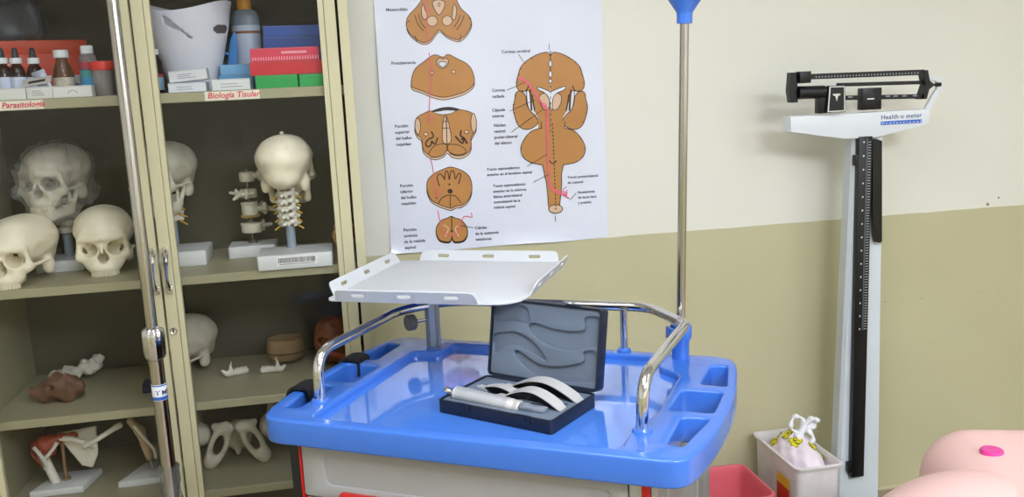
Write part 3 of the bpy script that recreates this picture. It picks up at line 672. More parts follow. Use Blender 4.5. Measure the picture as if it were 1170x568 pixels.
wb = bin_('waste_bin', 'white translucent rectangular bin holding a tied plastic bag', 1.303, 1.452, 2.452, 2.762, .38, M_frost, .012)
MB().box((-.0012, -.1, .1), (0, -.02, .285), 0).box((-.0014, -.1, .285), (0, -.02, .318), 1).build('warning_label', [mat('label_red', 'c9331c', .5), mat('label_yellow', 'e3b02c', .5)], wb, (-.0745, 0, 0), rot=(0, 0, 0))
pb = bin_('pink_basin', 'coral pink plastic bin behind the trolley', .985, 1.236, 2.46, 2.705, .30, mat('pink_plastic', 'de6a72', .35, var=.03, sss=.1), .03, .003, .03)
# tied bag
def bagf(P):
    d = sd_ell(P, (0, -.01, .0), (.066, .135, .075)); d = su(d, sd_ell(P, (.005, .02, .05), (.035, .045, .04)), .03)
    return d+.003*np.sin(P[..., 0]*160+P[..., 2]*60)*np.sin(P[..., 1]*90+P[..., 0]*40)
v, f = sdf_mesh(bagf, (-.08, -.16, -.09), (.08, .15, .11), .006)
bagt = thing('tied_plastic_bag', 'knotted white plastic bag with yellow print stuffed in the white bin', 'bag', (1.377, 2.610, .338))
M_bag = mat('bag_film', 'eedfe6', .35, var=.05, scale=30, bump=.25, bscale=60, coat=.3)
MB().add(v, f).build('bag_body', M_bag, bagt, sharp=180)
rnd = random.Random(5); kn = MB()
kc = Vector((.016, .008, .08))
for lp in ([(0, 0, 0), (-.03, .0, .028), (-.012, .01, .058), (.012, 0, .05), (.004, 0, .01)], [(0, 0, 0), (.03, -.01, .05), (.052, -.01, .05), (.05, 0, .03), (.01, 0, .012)], [(0, 0, -.005), (.02, -.02, .02), (.035, -.03, -.01), (.01, -.02, -.03)], [(0, 0, 0), (-.01, -.02, .01), (-.02, -.03, -.02)]):
    p = [kc+Vector(q) for q in lp]; p = spline([tuple(q) for q in p], 5, closed=False); kn.tube(p, [.0125+.005*sin(i*1.3) for i in range(len(p))], 8, sq=.55)
kn.build('knot', mat('bag_white', 'f2f0f2', .35, bump=.2, bscale=90), bagt, sharp=80)
M_yel = mat('bag_yellow', 'e6d52a', .4, var=.1, scale=60); M_olive = mat('bag_olive', '7d8420', .5)
def patch(cx, cy, s, k):
    mb = MB(); 
    for i in range(k):
        x = cx+(rnd.random()-.5)*s*.9+.0*i; y = cy+(rnd.random()-.5)*s*.9
        # rest on the bag surface
        def zs(x, y):
            zz = np.linspace(.12, -.05, 160); P = np.stack([np.full(160, x), np.full(160, y), zz], -1); d = bagf(P); i0 = np.argmax(d < 0); return zz[i0]
        c = Vector((x, y, zs(x, y))); e = .004; nx = Vector((-(zs(x+e, y)-zs(x-e, y))/(2*e), -(zs(x, y+e)-zs(x, y-e))/(2*e), 1)).normalized()
        q = nx.to_track_quat('Z', 'Y').to_matrix().to_4x4(); ro = RZ(rnd.random()*360)
        lp = [((.011+.004*rnd.random())*cos(a), (.007+.003*rnd.random())*sin(a)) for a in [2*pi*j/8 for j in range(8)]]
        lp2 = [(p[0]*1.25, p[1]*1.25) for p in lp]
        mb.prism(lp2, -.004, .0012, 1, T(*c) @ q @ ro); mb.prism(lp, -.003, .002, 0, T(*c) @ q @ ro)
    mb.build('yellow_print', [M_yel, M_olive], bagt)['kind'] = 'stuff'
patch(-.035, .055, .03, 9); patch(-.02, .02, .03, 8); patch(-.008, -.03, .03, 8); patch(.045, -.045, .03, 9)

# ------------------------------------------------------------------ pink training model on a side table
tb = thing('side_table', 'grey table carrying the pink training model', 'table', (1.5, 1.32, 0))
MB().prism(rrect(-.62, -.46, .56, .58, .02, 3), .47, .5, bev=.004).build('tabletop', mat('table_grey', 'b8b6b0', .5), tb)
for x in (-.57, .51):
    for y in (-.41, .53): MB().lathe([(.014, 0), (.014, .47)], 14, c=(x, y, 0)).build('leg', M_chrome2, tb)
M_skin = mat('pink_vinyl', 'e6bcb3', .45, var=.012, scale=5, sss=.12)
pm = thing('training_model', 'pale pink smooth moulded training model with a magenta button in the corner', 'model', (1.33, 1.25, .5))
def tors(P):
    a = radians(-18.9); Q = P-np.array((.233, .168, .087)); x = Q[..., 0]*cos(a)+Q[..., 1]*sin(a); y = -Q[..., 0]*sin(a)+Q[..., 1]*cos(a)
    return sd_box(np.stack([x, y, Q[..., 2]], -1), (0, 0, 0), (.42, .323, .19), .113)
v, f = sdf_mesh(lambda P: np.maximum(tors(P), -P[..., 2]), (-.36, -.36, -.02), (.8, .7, .31), .014)
to_ = MB().add(v, f).build('upper_shell', M_skin, pm, sharp=180)
def thi(P): return sd_ell(P, (-.135, .245, .011), (.284, .258, .27))
v, f = sdf_mesh(lambda P: np.maximum(thi(P), -P[..., 2]), (-.47, -.04, -.02), (.15, .53, .31), .012)
MB().add(v, f).build('lower_shell', M_skin, pm, sharp=180)
bp_ = PZ(1133, 516.5, .777)
MB().lathe([(.0225, -.01), (.0235, .002), (.0215, .006), (.016, .0075), (.01, .0062), (.0001, .0062)], 28).build('button', mat('magenta_button', 'd83f90', .35), pm, (bp_.x-1.33, bp_.y-1.25, bp_.z-.5))

# ------------------------------------------------------------------ poster of the spinal pathway
PX0, PX1, PZ0, PZ1 = PY(447, 289.5, WY).x, PY(694.5, 272, WY).x, 1.0865, 2.08
def wave(x, z):                                  # gentle buckling of the laminated sheet at its left and lower edges
    u = max(0, 1-(x-PX0)/.06); b = max(0, 1-(z-PZ0)/.05)
    return .006*u*u*(1+sin(z*9)) + .006*b*b*(.6+.6*sin(x*14)) + .0015
def PP(px, py, k=0):
    p = PY(px, py, WY); return (p.x, WY-wave(p.x, p.z)-.0006-.0004*k, p.z)
M_poster = mat('poster_paper', 'e2e5f1', .22, var=.008, coat=.5)
pos = thing('anatomy_poster', 'laminated wall poster of brain and spinal cord sections with Spanish captions', 'poster', (0, 0, 0))
nx, nz = 60, 80; v = []; f = []
for j in range(nz+1):
    for i in range(nx+1):
        t = i/nx; t = t*t*(.35)+t*.65; x = PX0+(PX1-PX0)*t; z = PZ0+(PZ1-PZ0)*(j/nz)
        x2 = x+.001*sin(z*11)
        v.append((x2, WY-wave(x, z)-.0004, z + (.002*sin(x*16) if j == 0 else 0)))
for j in range(nz):
    for i in range(nx): a = j*(nx+1)+i; f.append((a, a+1, a+nx+2, a+nx+1))
N0 = len(v); v += [(p[0], p[1]+.0004, p[2]) for p in v]; f += [tuple(q+N0 for q in r[::-1]) for r in f]
MB().add(v, f).build('sheet', M_poster, pos, sharp=180)
M_br = mat('print_brown', 'bd8548', .3, var=.05, scale=14); M_pale = mat('print_pale', 'd9b796', .3); M_line = mat('print_line', '3a2a22', .4)
M_pk = mat('print_pink', 'e8607a', .4); M_wh = mat('print_white', 'dfe1ea', .3); M_txt = mat('print_grey', '4c4c58', .5); M_dk = mat('print_dark', '5a3416', .4)
class Draw:
    def __init__(s, ox, oy, sc): s.ox, s.oy, s.sc = ox, oy, sc; s.mb = MB()
    def px(s, p): return (s.ox+p[0]/s.sc, s.oy+p[1]/s.sc)
    def fill(s, pts, mi, k, sm=True, dx=0, dy=0):
        q = [(p.x, p.y) for p in spline(pts, 4)] if sm else list(pts)
        q = [s.px((x+dx, y+dy)) for x, y in q]; V = [PP(*p, k) for p in q]
        tr = tessellate_polygon([[Vector((p[0], -p[1], 0)) for p in q]])
        out = []
        for t in tr:
            a, b, c = (Vector(V[i]) for i in t); out.append(t if (b-a).cross(c-a).y < 0 else (t[0], t[2], t[1]))
        s.mb.add(V, out, mi); return s
    def line(s, pts, w, mi, k, sm=True, closed=False):
        q = [Vector((p.x, p.y)) for p in spline(pts, 4, closed)] if sm else [Vector(p) for p in pts]
        if closed: q.append(q[0])
        V = []; F = []
        for i, p in enumerate(q):
            a = q[max(0, i-1)] if not (closed and i == 0) else q[-2]; b = q[min(len(q)-1, i+1)] if not (closed and i == len(q)-1) else q[1]
            t = (b-a); t = t.normalized() if t.length > 1e-9 else Vector((1, 0)); n = Vector((-t.y, t.x))*w/2*s.sc
            V += [PP(*s.px(p+n), k), PP(*s.px(p-n), k)]
        for i in range(len(q)-1): F.append((2*i, 2*i+2, 2*i+3, 2*i+1))
        s.mb.add(V, F, mi); return s
    def shape(s, pts, mi=0, k=1, w=.8): s.fill(pts, mi, k); s.line(pts, w, 2, k+1, closed=True); return s
    def ell(s, cx, cy, rx, ry, mi, k, w=.7, n=14):
        p = [(cx+rx*cos(2*pi*i/n), cy+ry*sin(2*pi*i/n)) for i in range(n)]; s.fill(p, mi, k)
        if w: s.line(p, w, 2, k+1, closed=True)
        return s
    def done(s, name): return s.mb.build(name, [M_br, M_pale, M_line, M_pk, M_wh, M_dk], pos, smooth=False, merge=0)
D = Draw(430, 0, 4.546)
mes = [(235, 0), (205, 40), (165, 85), (155, 130), (170, 170), (205, 203), (240, 220), (275, 212), (300, 183), (327, 155), (355, 178), (385, 196), (425, 206), (460, 185), (490, 135), (486, 90), (440, 45), (415, 0), (380, -45), (325, -60), (270, -45)]
D.fill(mes, 1, 1, dy=11, dx=2).line([(x+2, y+11) for x, y in mes], .8, 2, 2, closed=True).shape(mes, 0, 3)
D.shape([(290, 20), (300, 5), (325, 0), (350, 8), (354, 30), (340, 62), (325, 78), (308, 62)], 1, 5).ell(324, 24, 6, 10, 1, 7).ell(290, 110, 27, 27, 1, 5).ell(367, 108, 26, 26, 1, 5)
D.shape([(240, 22), (252, 50), (262, 85), (248, 104), (236, 80), (234, 45)], 1, 5).shape([(403, 20), (416, 50), (408, 100), (392, 95), (396, 55)], 1, 5)
for q in ([(200, 80), (215, 125), (245, 160)], [(218, 75), (232, 118), (256, 148)], [(455, 80), (440, 120), (415, 155)], [(436, 78), (422, 112), (402, 142)], [(160, 118), (175, 105)], [(490, 98), (476, 95)], [(200, 185), (210, 215)], [(440, 180), (430, 215)]): D.line(q, .8, 2, 5)
D.done('midbrain_section')
D = Draw(430, 0, 4.546)
pon = [(300, 285), (345, 297), (372, 283), (420, 305), (480, 340), (506, 395), (505, 438), (470, 470), (420, 490), (350, 505), (290, 493), (240, 472), (187, 452), (182, 415), (200, 360), (250, 318)]
D.fill(pon, 1, 1, dy=14).line([(x, y+14) for x, y in pon], .8, 2, 2, closed=True).shape(pon, 0, 3)
D.shape([(312, 318), (328, 302), (345, 308), (362, 302), (374, 318), (366, 342), (343, 356), (318, 342)], 1, 5).shape([(322, 325), (343, 320), (364, 325), (358, 340), (343, 350), (328, 340)], 4, 7).ell(287, 378, 11, 9, 1, 5).ell(400, 373, 11, 9, 1, 5)
D.done('pons_section')
D = Draw(440, 115, 6.685)
bul = [(250, 122), (300, 95), (345, 78), (400, 100), (440, 106), (500, 98), (560, 70), (620, 78), (665, 98), (692, 150), (695, 205), (675, 250), (655, 290), (657, 350), (635, 392), (590, 418), (540, 420), (500, 405), (475, 380), (440, 412), (385, 430), (335, 415), (290, 372), (278, 290), (250, 265), (228, 220), (230, 155)]
D.fill(bul, 1, 1, dy=22).line([(x, y+22) for x, y in bul], .8, 2, 2, closed=True)
D.fill([(350, 82), (420, 55), (500, 48), (570, 66), (540, 78), (460, 74), (390, 88)], 2, 2).shape(bul, 0, 3).fill([(375, 88), (440, 80), (530, 76), (500, 96), (440, 104), (400, 98)], 4, 6)
D.shape([(238, 135), (262, 150), (270, 200), (258, 255), (236, 240), (226, 190)], 1, 5).shape([(675, 95), (695, 150), (692, 220), (668, 240), (654, 180), (658, 120)], 1, 5)
D.shape([(458, 112), (478, 150), (495, 220), (503, 300), (485, 326), (452, 326), (436, 290), (438, 200), (445, 145)], 1, 5).line([(465, 112), (468, 220), (470, 328)], .9, 2, 8).line([(442, 160), (480, 158)], .8, 2, 8).line([(440, 210), (495, 208)], .8, 2, 8)
D.shape([(335, 400), (370, 350), (430, 330), (470, 338), (472, 375), (440, 415), (385, 432), (345, 425)], 0, 5).shape([(475, 340), (540, 335), (600, 360), (615, 395), (570, 412), (520, 408), (480, 380)], 0, 5)
D.line([(352, 235), (368, 275), (330, 295), (308, 330), (330, 352), (352, 330), (355, 308), (380, 332), (400, 280)], 1.6, 2, 7).line([(580, 225), (575, 265), (605, 290), (625, 330)], 1.8, 2, 7).line([(535, 270), (560, 300), (590, 325), (600, 285), (580, 300)], 1.8, 2, 7)
D.ell(310, 255, 16, 13, 1, 7).ell(620, 238, 16, 12, 1, 7); D.done('upper_medulla_section')
D = Draw(440, 185, 5.16)
inf = [(350, 40), (385, 30), (432, 42), (482, 70), (506, 112), (510, 170), (490, 222), (450, 255), (420, 258), (388, 272), (350, 262), (318, 250), (272, 222), (248, 170), (250, 110), (290, 68)]
D.fill(inf, 1, 1, dy=14).line([(x, y+14) for x, y in inf], .9, 2, 2, closed=True).shape(inf, 0, 3, .9)
D.line([(320, 142), (306, 92), (322, 70), (342, 88), (350, 104), (354, 62), (368, 56), (378, 105), (386, 58), (404, 56), (412, 100), (432, 68), (446, 76), (432, 130)], 1.3, 5, 5).ell(378, 132, 6, 6, 2, 5, 0).ell(382, 172, 15, 14, 2, 5, 0).ell(303, 212, 6, 5, 5, 5, 0)
D.line([(312, 248), (330, 216), (360, 198), (383, 196), (415, 202), (446, 240)], .9, 2, 5).line([(383, 196), (383, 265)], .9, 2, 5); D.done('lower_medulla_section')
D = Draw(440, 185, 5.16)
tor = [(390, 320), (412, 330), (445, 340), (478, 378), (485, 425), (462, 462), (415, 470), (398, 458), (394, 438), (388, 458), (372, 470), (325, 462), (304, 430), (302, 385), (330, 345), (368, 330)]
D.fill(tor, 5, 1, dy=8).line([(x, y+8) for x, y in tor], .9, 2, 2, closed=True).shape(tor, 0, 3, .9)
D.line([(392, 322), (392, 402)], 1.1, 2, 5).ell(393, 408, 7, 6, 2, 5, 0).line([(340, 370), (372, 392), (352, 440)], 1.2, 1, 5).line([(445, 370), (412, 392), (435, 440)], 1.2, 1, 5); D.done('thoracic_cord_section')
D = Draw(550, 45, 5.407)
half = [(422, 100), (405, 80), (355, 90), (308, 113), (266, 143), (240, 176), (228, 215), (216, 262), (220, 300), (245, 322), (278, 312), (288, 285), (274, 350), (290, 432), (330, 448), (346, 480), (350, 520), (352, 575), (425, 575)]
mir = lambda pts: [(2*425-x, y) for x, y in pts]
def bumpy(pts, amp=7):
    out = []
    for i, (x, y) in enumerate(pts):
        out.append((x, y))
    return out
lobe = [(240, 318), (212, 332), (206, 370), (195, 420), (204, 470), (222, 522), (250, 550), (290, 556), (332, 536), (350, 508), (330, 470), (300, 440), (280, 400), (272, 350)]
for L_ in (lobe, mir(lobe)): D.shape(L_, 0, 1, .9)
body = half[:-1]+mir(half)[::-1][1:]
D.fill(half, 0, 3, sm=False).fill(mir(half), 0, 3, sm=False)
for hh in (half, mir(half)): D.line(hh[:12], .9, 2, 4)
sc_ = [(308, 113), (266, 143), (240, 176), (228, 215), (216, 262), (206, 345), (197, 400), (199, 450), (215, 505)]
for i, (x, y) in enumerate(sc_+mir(sc_)): D.line([(x-4, y+2), (x+ (8 if i < 9 else -8), y+5)], .8, 2, 5, sm=False)
for mm in (lambda p: p, mir):
    D.fill(mm([(275, 345), (288, 320), (302, 360), (325, 440), (296, 432)]), 4, 5).line(mm([(298, 310), (304, 370), (308, 440)]), 2.2, 5, 6).line(mm([(312, 340), (318, 390), (328, 440)]), 1.5, 2, 6).line(mm([(288, 285), (278, 330), (284, 400), (298, 440)]), .8, 2, 6).line(mm([(240, 318), (275, 318), (288, 290)]), .8, 2, 6)
    D.shape(mm([(392, 330), (416, 350), (420, 400), (410, 432), (385, 432), (362, 395), (358, 350)]), 1, 5)
D.shape([(345, 294), (390, 308), (425, 322), (470, 305), (516, 290), (508, 312), (465, 332), (440, 365), (434, 432), (424, 432), (416, 365), (385, 328), (352, 312)], 4, 7)
D.line([(425, 70), (425, 260)], 1.0, 2, 6)
for y, r in ((150, 20), (215, 20), (258, 12)): D.ell(424, y, 10, r, 4, 7)
for k in range(9): D.line([(425, 285+k*34), (425, 300+k*34)], .8, 2, 9, sm=False)
D.line([(228, 238), (265, 255), (310, 300), (350, 360), (380, 410), (402, 432), (405, 575)], 2.2, 3, 9)
D.line([(376, 392), (400, 405), (380, 415), (405, 430)], .9, 3, 10); D.done('brain_section')
D = Draw(550, 140, 4.733)
cer = [(325, 30), (272, 45), (232, 88), (212, 138), (224, 184), (266, 216), (330, 228)]
stem = [(320, -5), (325, 30), (330, 228), (340, 280), (352, 340), (362, 450)]
poly = [(320, -5)]+cer+[(340, 280), (352, 340), (362, 460)]
poly = poly+[(2*386-x+ (12 if y > 300 else 0), y) for x, y in poly[::-1]]
D.fill(poly, 0, 4, sm=False)
D.line(cer, .9, 2, 5).line([(772-x, y) for x, y in cer], .9, 2, 5).line(stem[2:], .9, 2, 5).line([(772-x+(12 if y > 300 else 0), y) for x, y in stem[2:]], .9, 2, 5).line(stem[:2], .8, 2, 5).line([(772-x, y) for x, y in stem[:2]], .8, 2, 5)
D.ell(400, 466, 37, 23, 1, 6, .9).line([(366, 205), (385, 222), (405, 205)], 1.4, 5, 6).ell(400, 466, 4, 4, 2, 8, 0)
for k in range(23): D.line([(383+k*.8, 5+k*20), (383+k*.8+.5, 16+k*20)], 1.0, 2, 7, sm=False)
D.line([(352, -5), (356, 100), (360, 260), (372, 345), (400, 370), (432, 385), (462, 392)], 2.2, 3, 8).line([(400, 370), (440, 372), (462, 380), (458, 362)], 1, 3, 9).line([(420, 380), (455, 398), (475, 410)], 1, 3, 9)
D.done('brainstem_section')
for segs in ([[(485, -5), (487, 14), (489, 51)], [(488, 12), (494, 11)]], [[(490, 60), (492, 72), (493, 84), (491, 112), (489, 140)], [(490, 81), (497, 75)], [(489, 140), (494, 134), (498, 135)]],
             [[(492, 182), (494, 190), (497, 215), (499, 226)], [(498, 224), (505, 216)]], [[(500, 240), (503, 255), (507, 266), (520, 268), (526, 258), (529, 248), (534, 247), (539, 248), (538, 243)]]):
    D = Draw(0, 0, 1)
    for q in segs: D.line(q, .9, 3, 8)
    D.done('pathway_line')['kind'] = 'stuff'
D = Draw(0, 0, 1)
for a, b in (((592, 62), (598, 71)), ((579, 103), (600, 94)), ((582, 127), (611, 114)), ((584, 151), (620, 125)), ((602, 190), (625, 176)), ((609, 208), (627, 199)), ((647, 213), (642, 217)), ((658, 220), (651, 228)), ((524, 257), (541, 260)), ((627, 50), (627, 57)), ((634, 246), (634.5, 253))): D.line([a, b], .6, 2, 8, sm=False)
D.done('leader_lines')['kind'] = 'stuff'
def caption(txt, px, py, size=.0128, lead=.0182):
    mb = MB(); a = PY(px, py, WY)
    for i, ln in enumerate(txt.split('\n')):
        v, f = text_mesh(ln, size, 0, bold=.00028)
        mb.add([(a.x+p.x, WY-wave(a.x+p.x, a.z+p.y-lead*i)-.0015, a.z+p.y-lead*i) for p in v], f)
    mb.build('caption', M_txt, pos, smooth=False, merge=0)
for c in (('Mesencéfalo', 441, 13), ('Protuberancia', 447, 74), ('Porción\nsuperior\ndel bulbo\nraquídeo', 451, 146), ('Porción\ninferior\ndel bulbo\nraquídeo', 457, 214), ('Porción\ntorácica\nde la médula\nespinal', 461, 264.5), ('Células\nde la sustancia\ngelatinosa', 542.5, 262),
          ('Corteza cerebral', 573, 61), ('Corona\nradiada', 562, 105), ('Cápsula\ninterna', 562, 127.5), ('Núcleo\nventral\nposterolateral\ndel tálamo', 564, 145)): caption(*c)
for c in (('Tracto espinotalámico\nanterior en el lemnisco espinal', 556, 195), ('Tracto espinotalámico\nanterior en la columna\nblanca anterolateral\ncontralateral de la\nmédula espinal', 563, 214), ('Tracto posterolateral\nde Lissauer', 648, 204), ('Sensaciones\nde tacto leve\ny presión', 660, 221)): caption(*c, size=.0115, lead=.0168)

# ------------------------------------------------------------------ bones
M_bone = mat('bone_cream', 'efe4c8', .42, var=.07, scale=25, bump=.06, bscale=120)
M_bone2 = mat('bone_grey', 'd2cab4', .55, var=.12, scale=30, bump=.08, bscale=120)
M_bonew = mat('bone_white', 'e2dccb', .45, var=.06, scale=25, bump=.04)
M_tooth = mat('tooth', 'e6dcc0', .35); M_nerve = mat('nerve_yellow', 'd9a832', .4); M_basew = mat('stand_white', 'd6d6d2', .35, var=.02); M_postg = mat('post_blue_grey', '93a0ad', .35)
M_disc = mat('disc_tan', 'c49b62', .5); M_musc = mat('muscle_red', 'a4472e', .45, var=.15, scale=40); M_brownb = mat('bone_brown', '6b4a35', .6, var=.25, scale=30, bump=.15)
def mirx(P): Q = P.copy(); Q[..., 0] = np.abs(Q[..., 0]); return Q
def cran(P):
    A = mirx(P)
    d = sd_ell(P, (0, .028, .090), (.070, .088, .060))
    d = su(d, sd_ell(P, (0, -.03, .090), (.058, .056, .050)), .03)
    d = su(d, sd_box(P, (0, -.055, .034), (.034, .026, .038), .014), .014)           # mid face
    d = su(d, sd_ell(P, (0, -.062, .006), (.034, .031, .020)), .010)                # upper jaw
    d = su(d, sd_cap(A, (.008, -.084, .080), (.046, -.068, .081), .007), .014)       # brow
    d = su(d, sd_ell(A, (.050, -.058, .034), (.014, .017, .011)), .008)              # cheek bone
    d = su(d, sd_cap(A, (.050, -.062, .077), (.054, -.054, .040), .0065), .008)       # outer orbit
    d = su(d, sd_ell(A, (.030, -.064, .022), (.017, .015, .018)), .010)
    d = su(d, sd_cap(A, (.026, -.076, .035), (.051, -.064, .036), .006), .010)       # lower orbit rim
    d = su(d, sd_cap(A, (.058, -.050, .036), (.065, .008, .042), .0045), .005)       # arch
    d = su(d, sd_ell(A, (.050, .03, .024), (.013, .017, .024)), .012)                # mastoid
    d = su(d, sd_ell(P, (0, .06, .045), (.045, .045, .032)), .02)
    d = ss(d, sd_ell(A, (.070, -.018, .062), (.010, .025, .020)), .010)              # temporal hollow
    O_ = A.copy(); O_[..., 0] += .42*(A[..., 1]+.078)
    d = ss(d, sd_ell(O_, (.0305, -.088, .0545), (.0205, .058, .0185)), .0025)         # eye socket
    d = ss(d, sd_ell(P, (0, .03, .092), (.062, .080, .051)), .002)                    # hollow brain case
    d = ss(d, sd_ell(P, (0, -.09, .032), (.0125, .060, .013)), .002)                 # nasal opening
    d = ss(d, sd_ell(P, (0, -.09, .043), (.0065, .045, .012)), .002)
    d = su(d, sd_cap(P, (0, -.082, .060), (0, -.094, .048), .0045), .004)            # nasal bones
    d = su(d, sd_cap(P, (0, -.066, .022), (0, -.064, .045), .0016), .001)            # septum
    d = ss(d, sd_ell(A, (.045, -.035, .010), (.013, .030, .020)), .005)              # below the arch
    d = ss(d, sd_box(P, (0, .06, -.010), (.08, .09, .012), 0), .006)
    return d+.0012*np.sin(P[..., 0]*90+1)*np.sin(P[..., 1]*80)*np.sin(P[..., 2]*85)
def jaw(P):
    A = mirx(P)
    d = sd_cap(A, (0, -.083, -.030), (.022, -.074, -.030), .0095)
    d = su(d, sd_cap(A, (.022, -.074, -.030), (.044, -.020, -.022), .009), .006)
    d = su(d, sd_cap(A, (.0, -.084, -.018), (.022, -.072, -.017), .007), .008)
    d = su(d, sd_cap(A, (.022, -.072, -.017), (.043, -.022, -.012), .0075), .008)
    d = su(d, sd_cap(A, (.045, -.018, -.018), (.053, .004, .030), .0075, .006), .008)
    return su(d, sd_cap(A, (.044, -.02, -.01), (.049, -.026, .026), .006, .004), .006)
BND = ((-.085, -.108, -.012), (.085, .128, .160))
ME = {}
def sd_me(key, fn, lo, hi, step, m):
    v, f = sdf_mesh(fn, lo, hi, step); me = bpy.data.meshes.new(key); me.from_pydata(v, [], f); me.materials.append(m)
    me.polygons.foreach_set('use_smooth', [True]*len(me.polygons)); me.update(); ME[key] = me; return me
sd_me('cranium', cran, *BND, .0028, M_bone)
sd_me('mandible', jaw, (-.07, -.1, -.048), (.07, .02, .045), .0034, M_bone)
def teeth_me(key, z0, z1, rr):
    mb = MB()
    for i in range(12):
        a = radians(-90+(i-5.5)*13.2); x, y = rr*cos(a), -.060+rr*.95*sin(a)
        mb.box((-.0032, -.0022, z0), (.0032, .0022, z1), bev=.0008, seg=1, M=T(x, y, 0) @ RZ(math.degrees(a)+90))
    me = mb.build(key, M_tooth); d = me.data; bpy.data.objects.remove(me); ME[key] = d
teeth_me('upper_teeth', -.0125, -.001, .0315); teeth_me('lower_teeth', -.0225, -.0127, .0295)
def recol(me, m): d = me.copy(); d.materials.clear(); d.materials.append(m); return d
def skull(root, mx=None, lower=False, m=None, off=(0, 0, .0125)):
    parts = ['cranium', 'upper_teeth']+(['mandible', 'lower_teeth'] if lower else [])
    for k in parts:
        d = ME[k]
        if m and k in ('cranium', 'mandible'): d = recol(d, m)
        o = link(k, d, root); o.matrix_local = (mx if mx else Matrix()) @ T(*off)
def zrot(a): return RZ(a)
# skull things on the second shelf
p = PZ(118, 313, SH[1])
s1 = thing('skull', 'cream jawless skull facing forward beside the cabinet door stile', 'skull', (p.x, p.y+.05, SH[1]), radians(9)); s1.scale = (1.04,)*3; skull(s1)
p = PZ(20, 327, SH[1])
s2 = thing('skull', 'cream jawless skull turned left, cut by the left picture edge', 'skull', (p.x+.0, p.y+.05, SH[1]), radians(-14)); s2.scale = (1.03,)*3; skull(s2)
# vertebra
def vert_fn(w=1, neck=False):
    def fn(P):
        A = mirx(P)
        d = sd_ell(P, (0, 0, 0), (.022*w, .016*w, 1)); d = np.maximum(d, np.abs(P[..., 2])-.0095)-.0015
        d = ss(d, sd_ell(P, (0, .022*w, 0), (.0085, .0085, .1)), .002) if False else d
        d = su(d, sd_cap(A, (.013*w, .012*w, .002), (.014*w, .028*w, .002), .005), .003)
        d = su(d, sd_cap(A, (.014*w, .028*w, .002), (.0, .038*w, .0), .005), .003)
        d = su(d, sd_cap(A, (.014*w, .022*w, .0), (.036*w, .026*w, .004), .0052, .0042), .004)
        d = su(d, sd_cap(P, (0, .036*w, .0), (0, .062*w, -.008), .0058, .0045), .004)
        d = su(d, sd_cap(A, (.014*w, .03*w, -.009), (.015*w, .03*w, .011), .0045), .004)
        return d
    return fn
sd_me('vertebra', vert_fn(), (-.046, -.022, -.02), (.046, .072, .02), .003, M_bone2)
def neckv(P):
    A = mirx(P)
    d = np.maximum(sd_ell(P, (0, 0, 0), (.011, .009, 1)), np.abs(P[..., 2])-.006)-.001
    d = su(d, sd_cap(A, (.008, .004, 0), (.020, .004, -.003), .0042), .003)
    d = su(d, sd_cap(A, (.013, .008, 0), (.011, .02, 0), .0048), .003)
    d = su(d, sd_cap(A, (.013, .012, -.006), (.013, .013, .007), .0048), .003)
    d = su(d, sd_cap(A, (.011, .02, 0), (.001, .026, 0), .0042), .003)
    return su(d, sd_cap(A, (.002, .024, -.001), (.0045, .036, -.005), .0038), .003)
sd_me('neck_vertebra', neckv, (-.028, -.014, -.015), (.028, .044, .015), .0022, M_bonew)
def stand_base(root, w, d, h, loc=(0, 0, 0)):
    o = MB().prism(rrect(-w/2, -d/2, w/2, d/2, .006, 3), 0, h, bev=.0025, seg=2).build('stand_base', M_basew, root, loc); return o
def neck(root, mx, n, pitch, ns=1.0):
    rnd = random.Random(n)
    for k in range(n):
        o = link('vertebra', ME['neck_vertebra'], root); o.matrix_local = mx @ T(0, .004*sin(k*.9), -pitch*k) @ RX(4) @ Matrix.Scale(ns, 4)
        for s_ in (-1, 1):
            c = MB().tube(spline([(s_*.008, .005, -pitch*k-.006), (s_*.020, .006, -pitch*k-.009), (s_*(.034+.004*rnd.random()), .006+.01*rnd.random(), -pitch*k-.010-.012*(k/n)-.003*rnd.random())], 3, closed=False), [.002]*7, 6)
            q = c.build('nerve', M_nerve, root); q.matrix_local = mx
def barcode(root, x0, x1, y, z0, z1):
    o = MB().box((x0, y, z0), (x1, y+.0008, z1)).build('barcode_label', mat('label_white', 'ece8e0', .5), root)
    rnd = random.Random(2); mb = MB(); x = x0+.004
    while x < x1-.004:
        w_ = .0006+.0012*rnd.random(); mb.box((x, y-.0003, z0+.0065), (x+w_, y, z1-.0015)); x += w_+.0007+.001*rnd.random()
    mb.box((x0+.006, y-.0003, z0+.0025), (x1-.006, y, z0+.0038)).build('barcode', mat('black_ink', '26262a', .5), o)['kind'] = 'stuff'
def skull_stand(label, pxb, pyb, ysk, face, sk, base, hz, lower, m, nn=5, pitch=.0165, post=.022):
    """skull on a neck of vertebrae on a post; hz = height of the skull base above the shelf"""
    P_ = PZ(pxb, pyb, SH[1]); r = thing('skull_model', label, 'skull', (P_.x, P_.y+base[1]/2, SH[1]), 0)
    stand_base(r, base[0], base[1], base[2], base[3])
    sx, sy = ysk
    mx = T(sx, sy, hz) @ RZ(face)
    skull(r, mx @ Matrix.Scale(sk, 4), lower, m)
    top = hz+.016*sk; nm = mx @ T(0, .02, .012)
    neck(r, nm, nn, pitch, 1.28)
    zb = hz+.012-pitch*nn+.008
    MB().lathe([(.0115, base[2]), (.0115, zb)], 16, c=(0, 0, 0)).build('post', M_postg, r).matrix_local = T(sx, sy, 0) @ RZ(face) @ T(0, .02, 0)
    return r
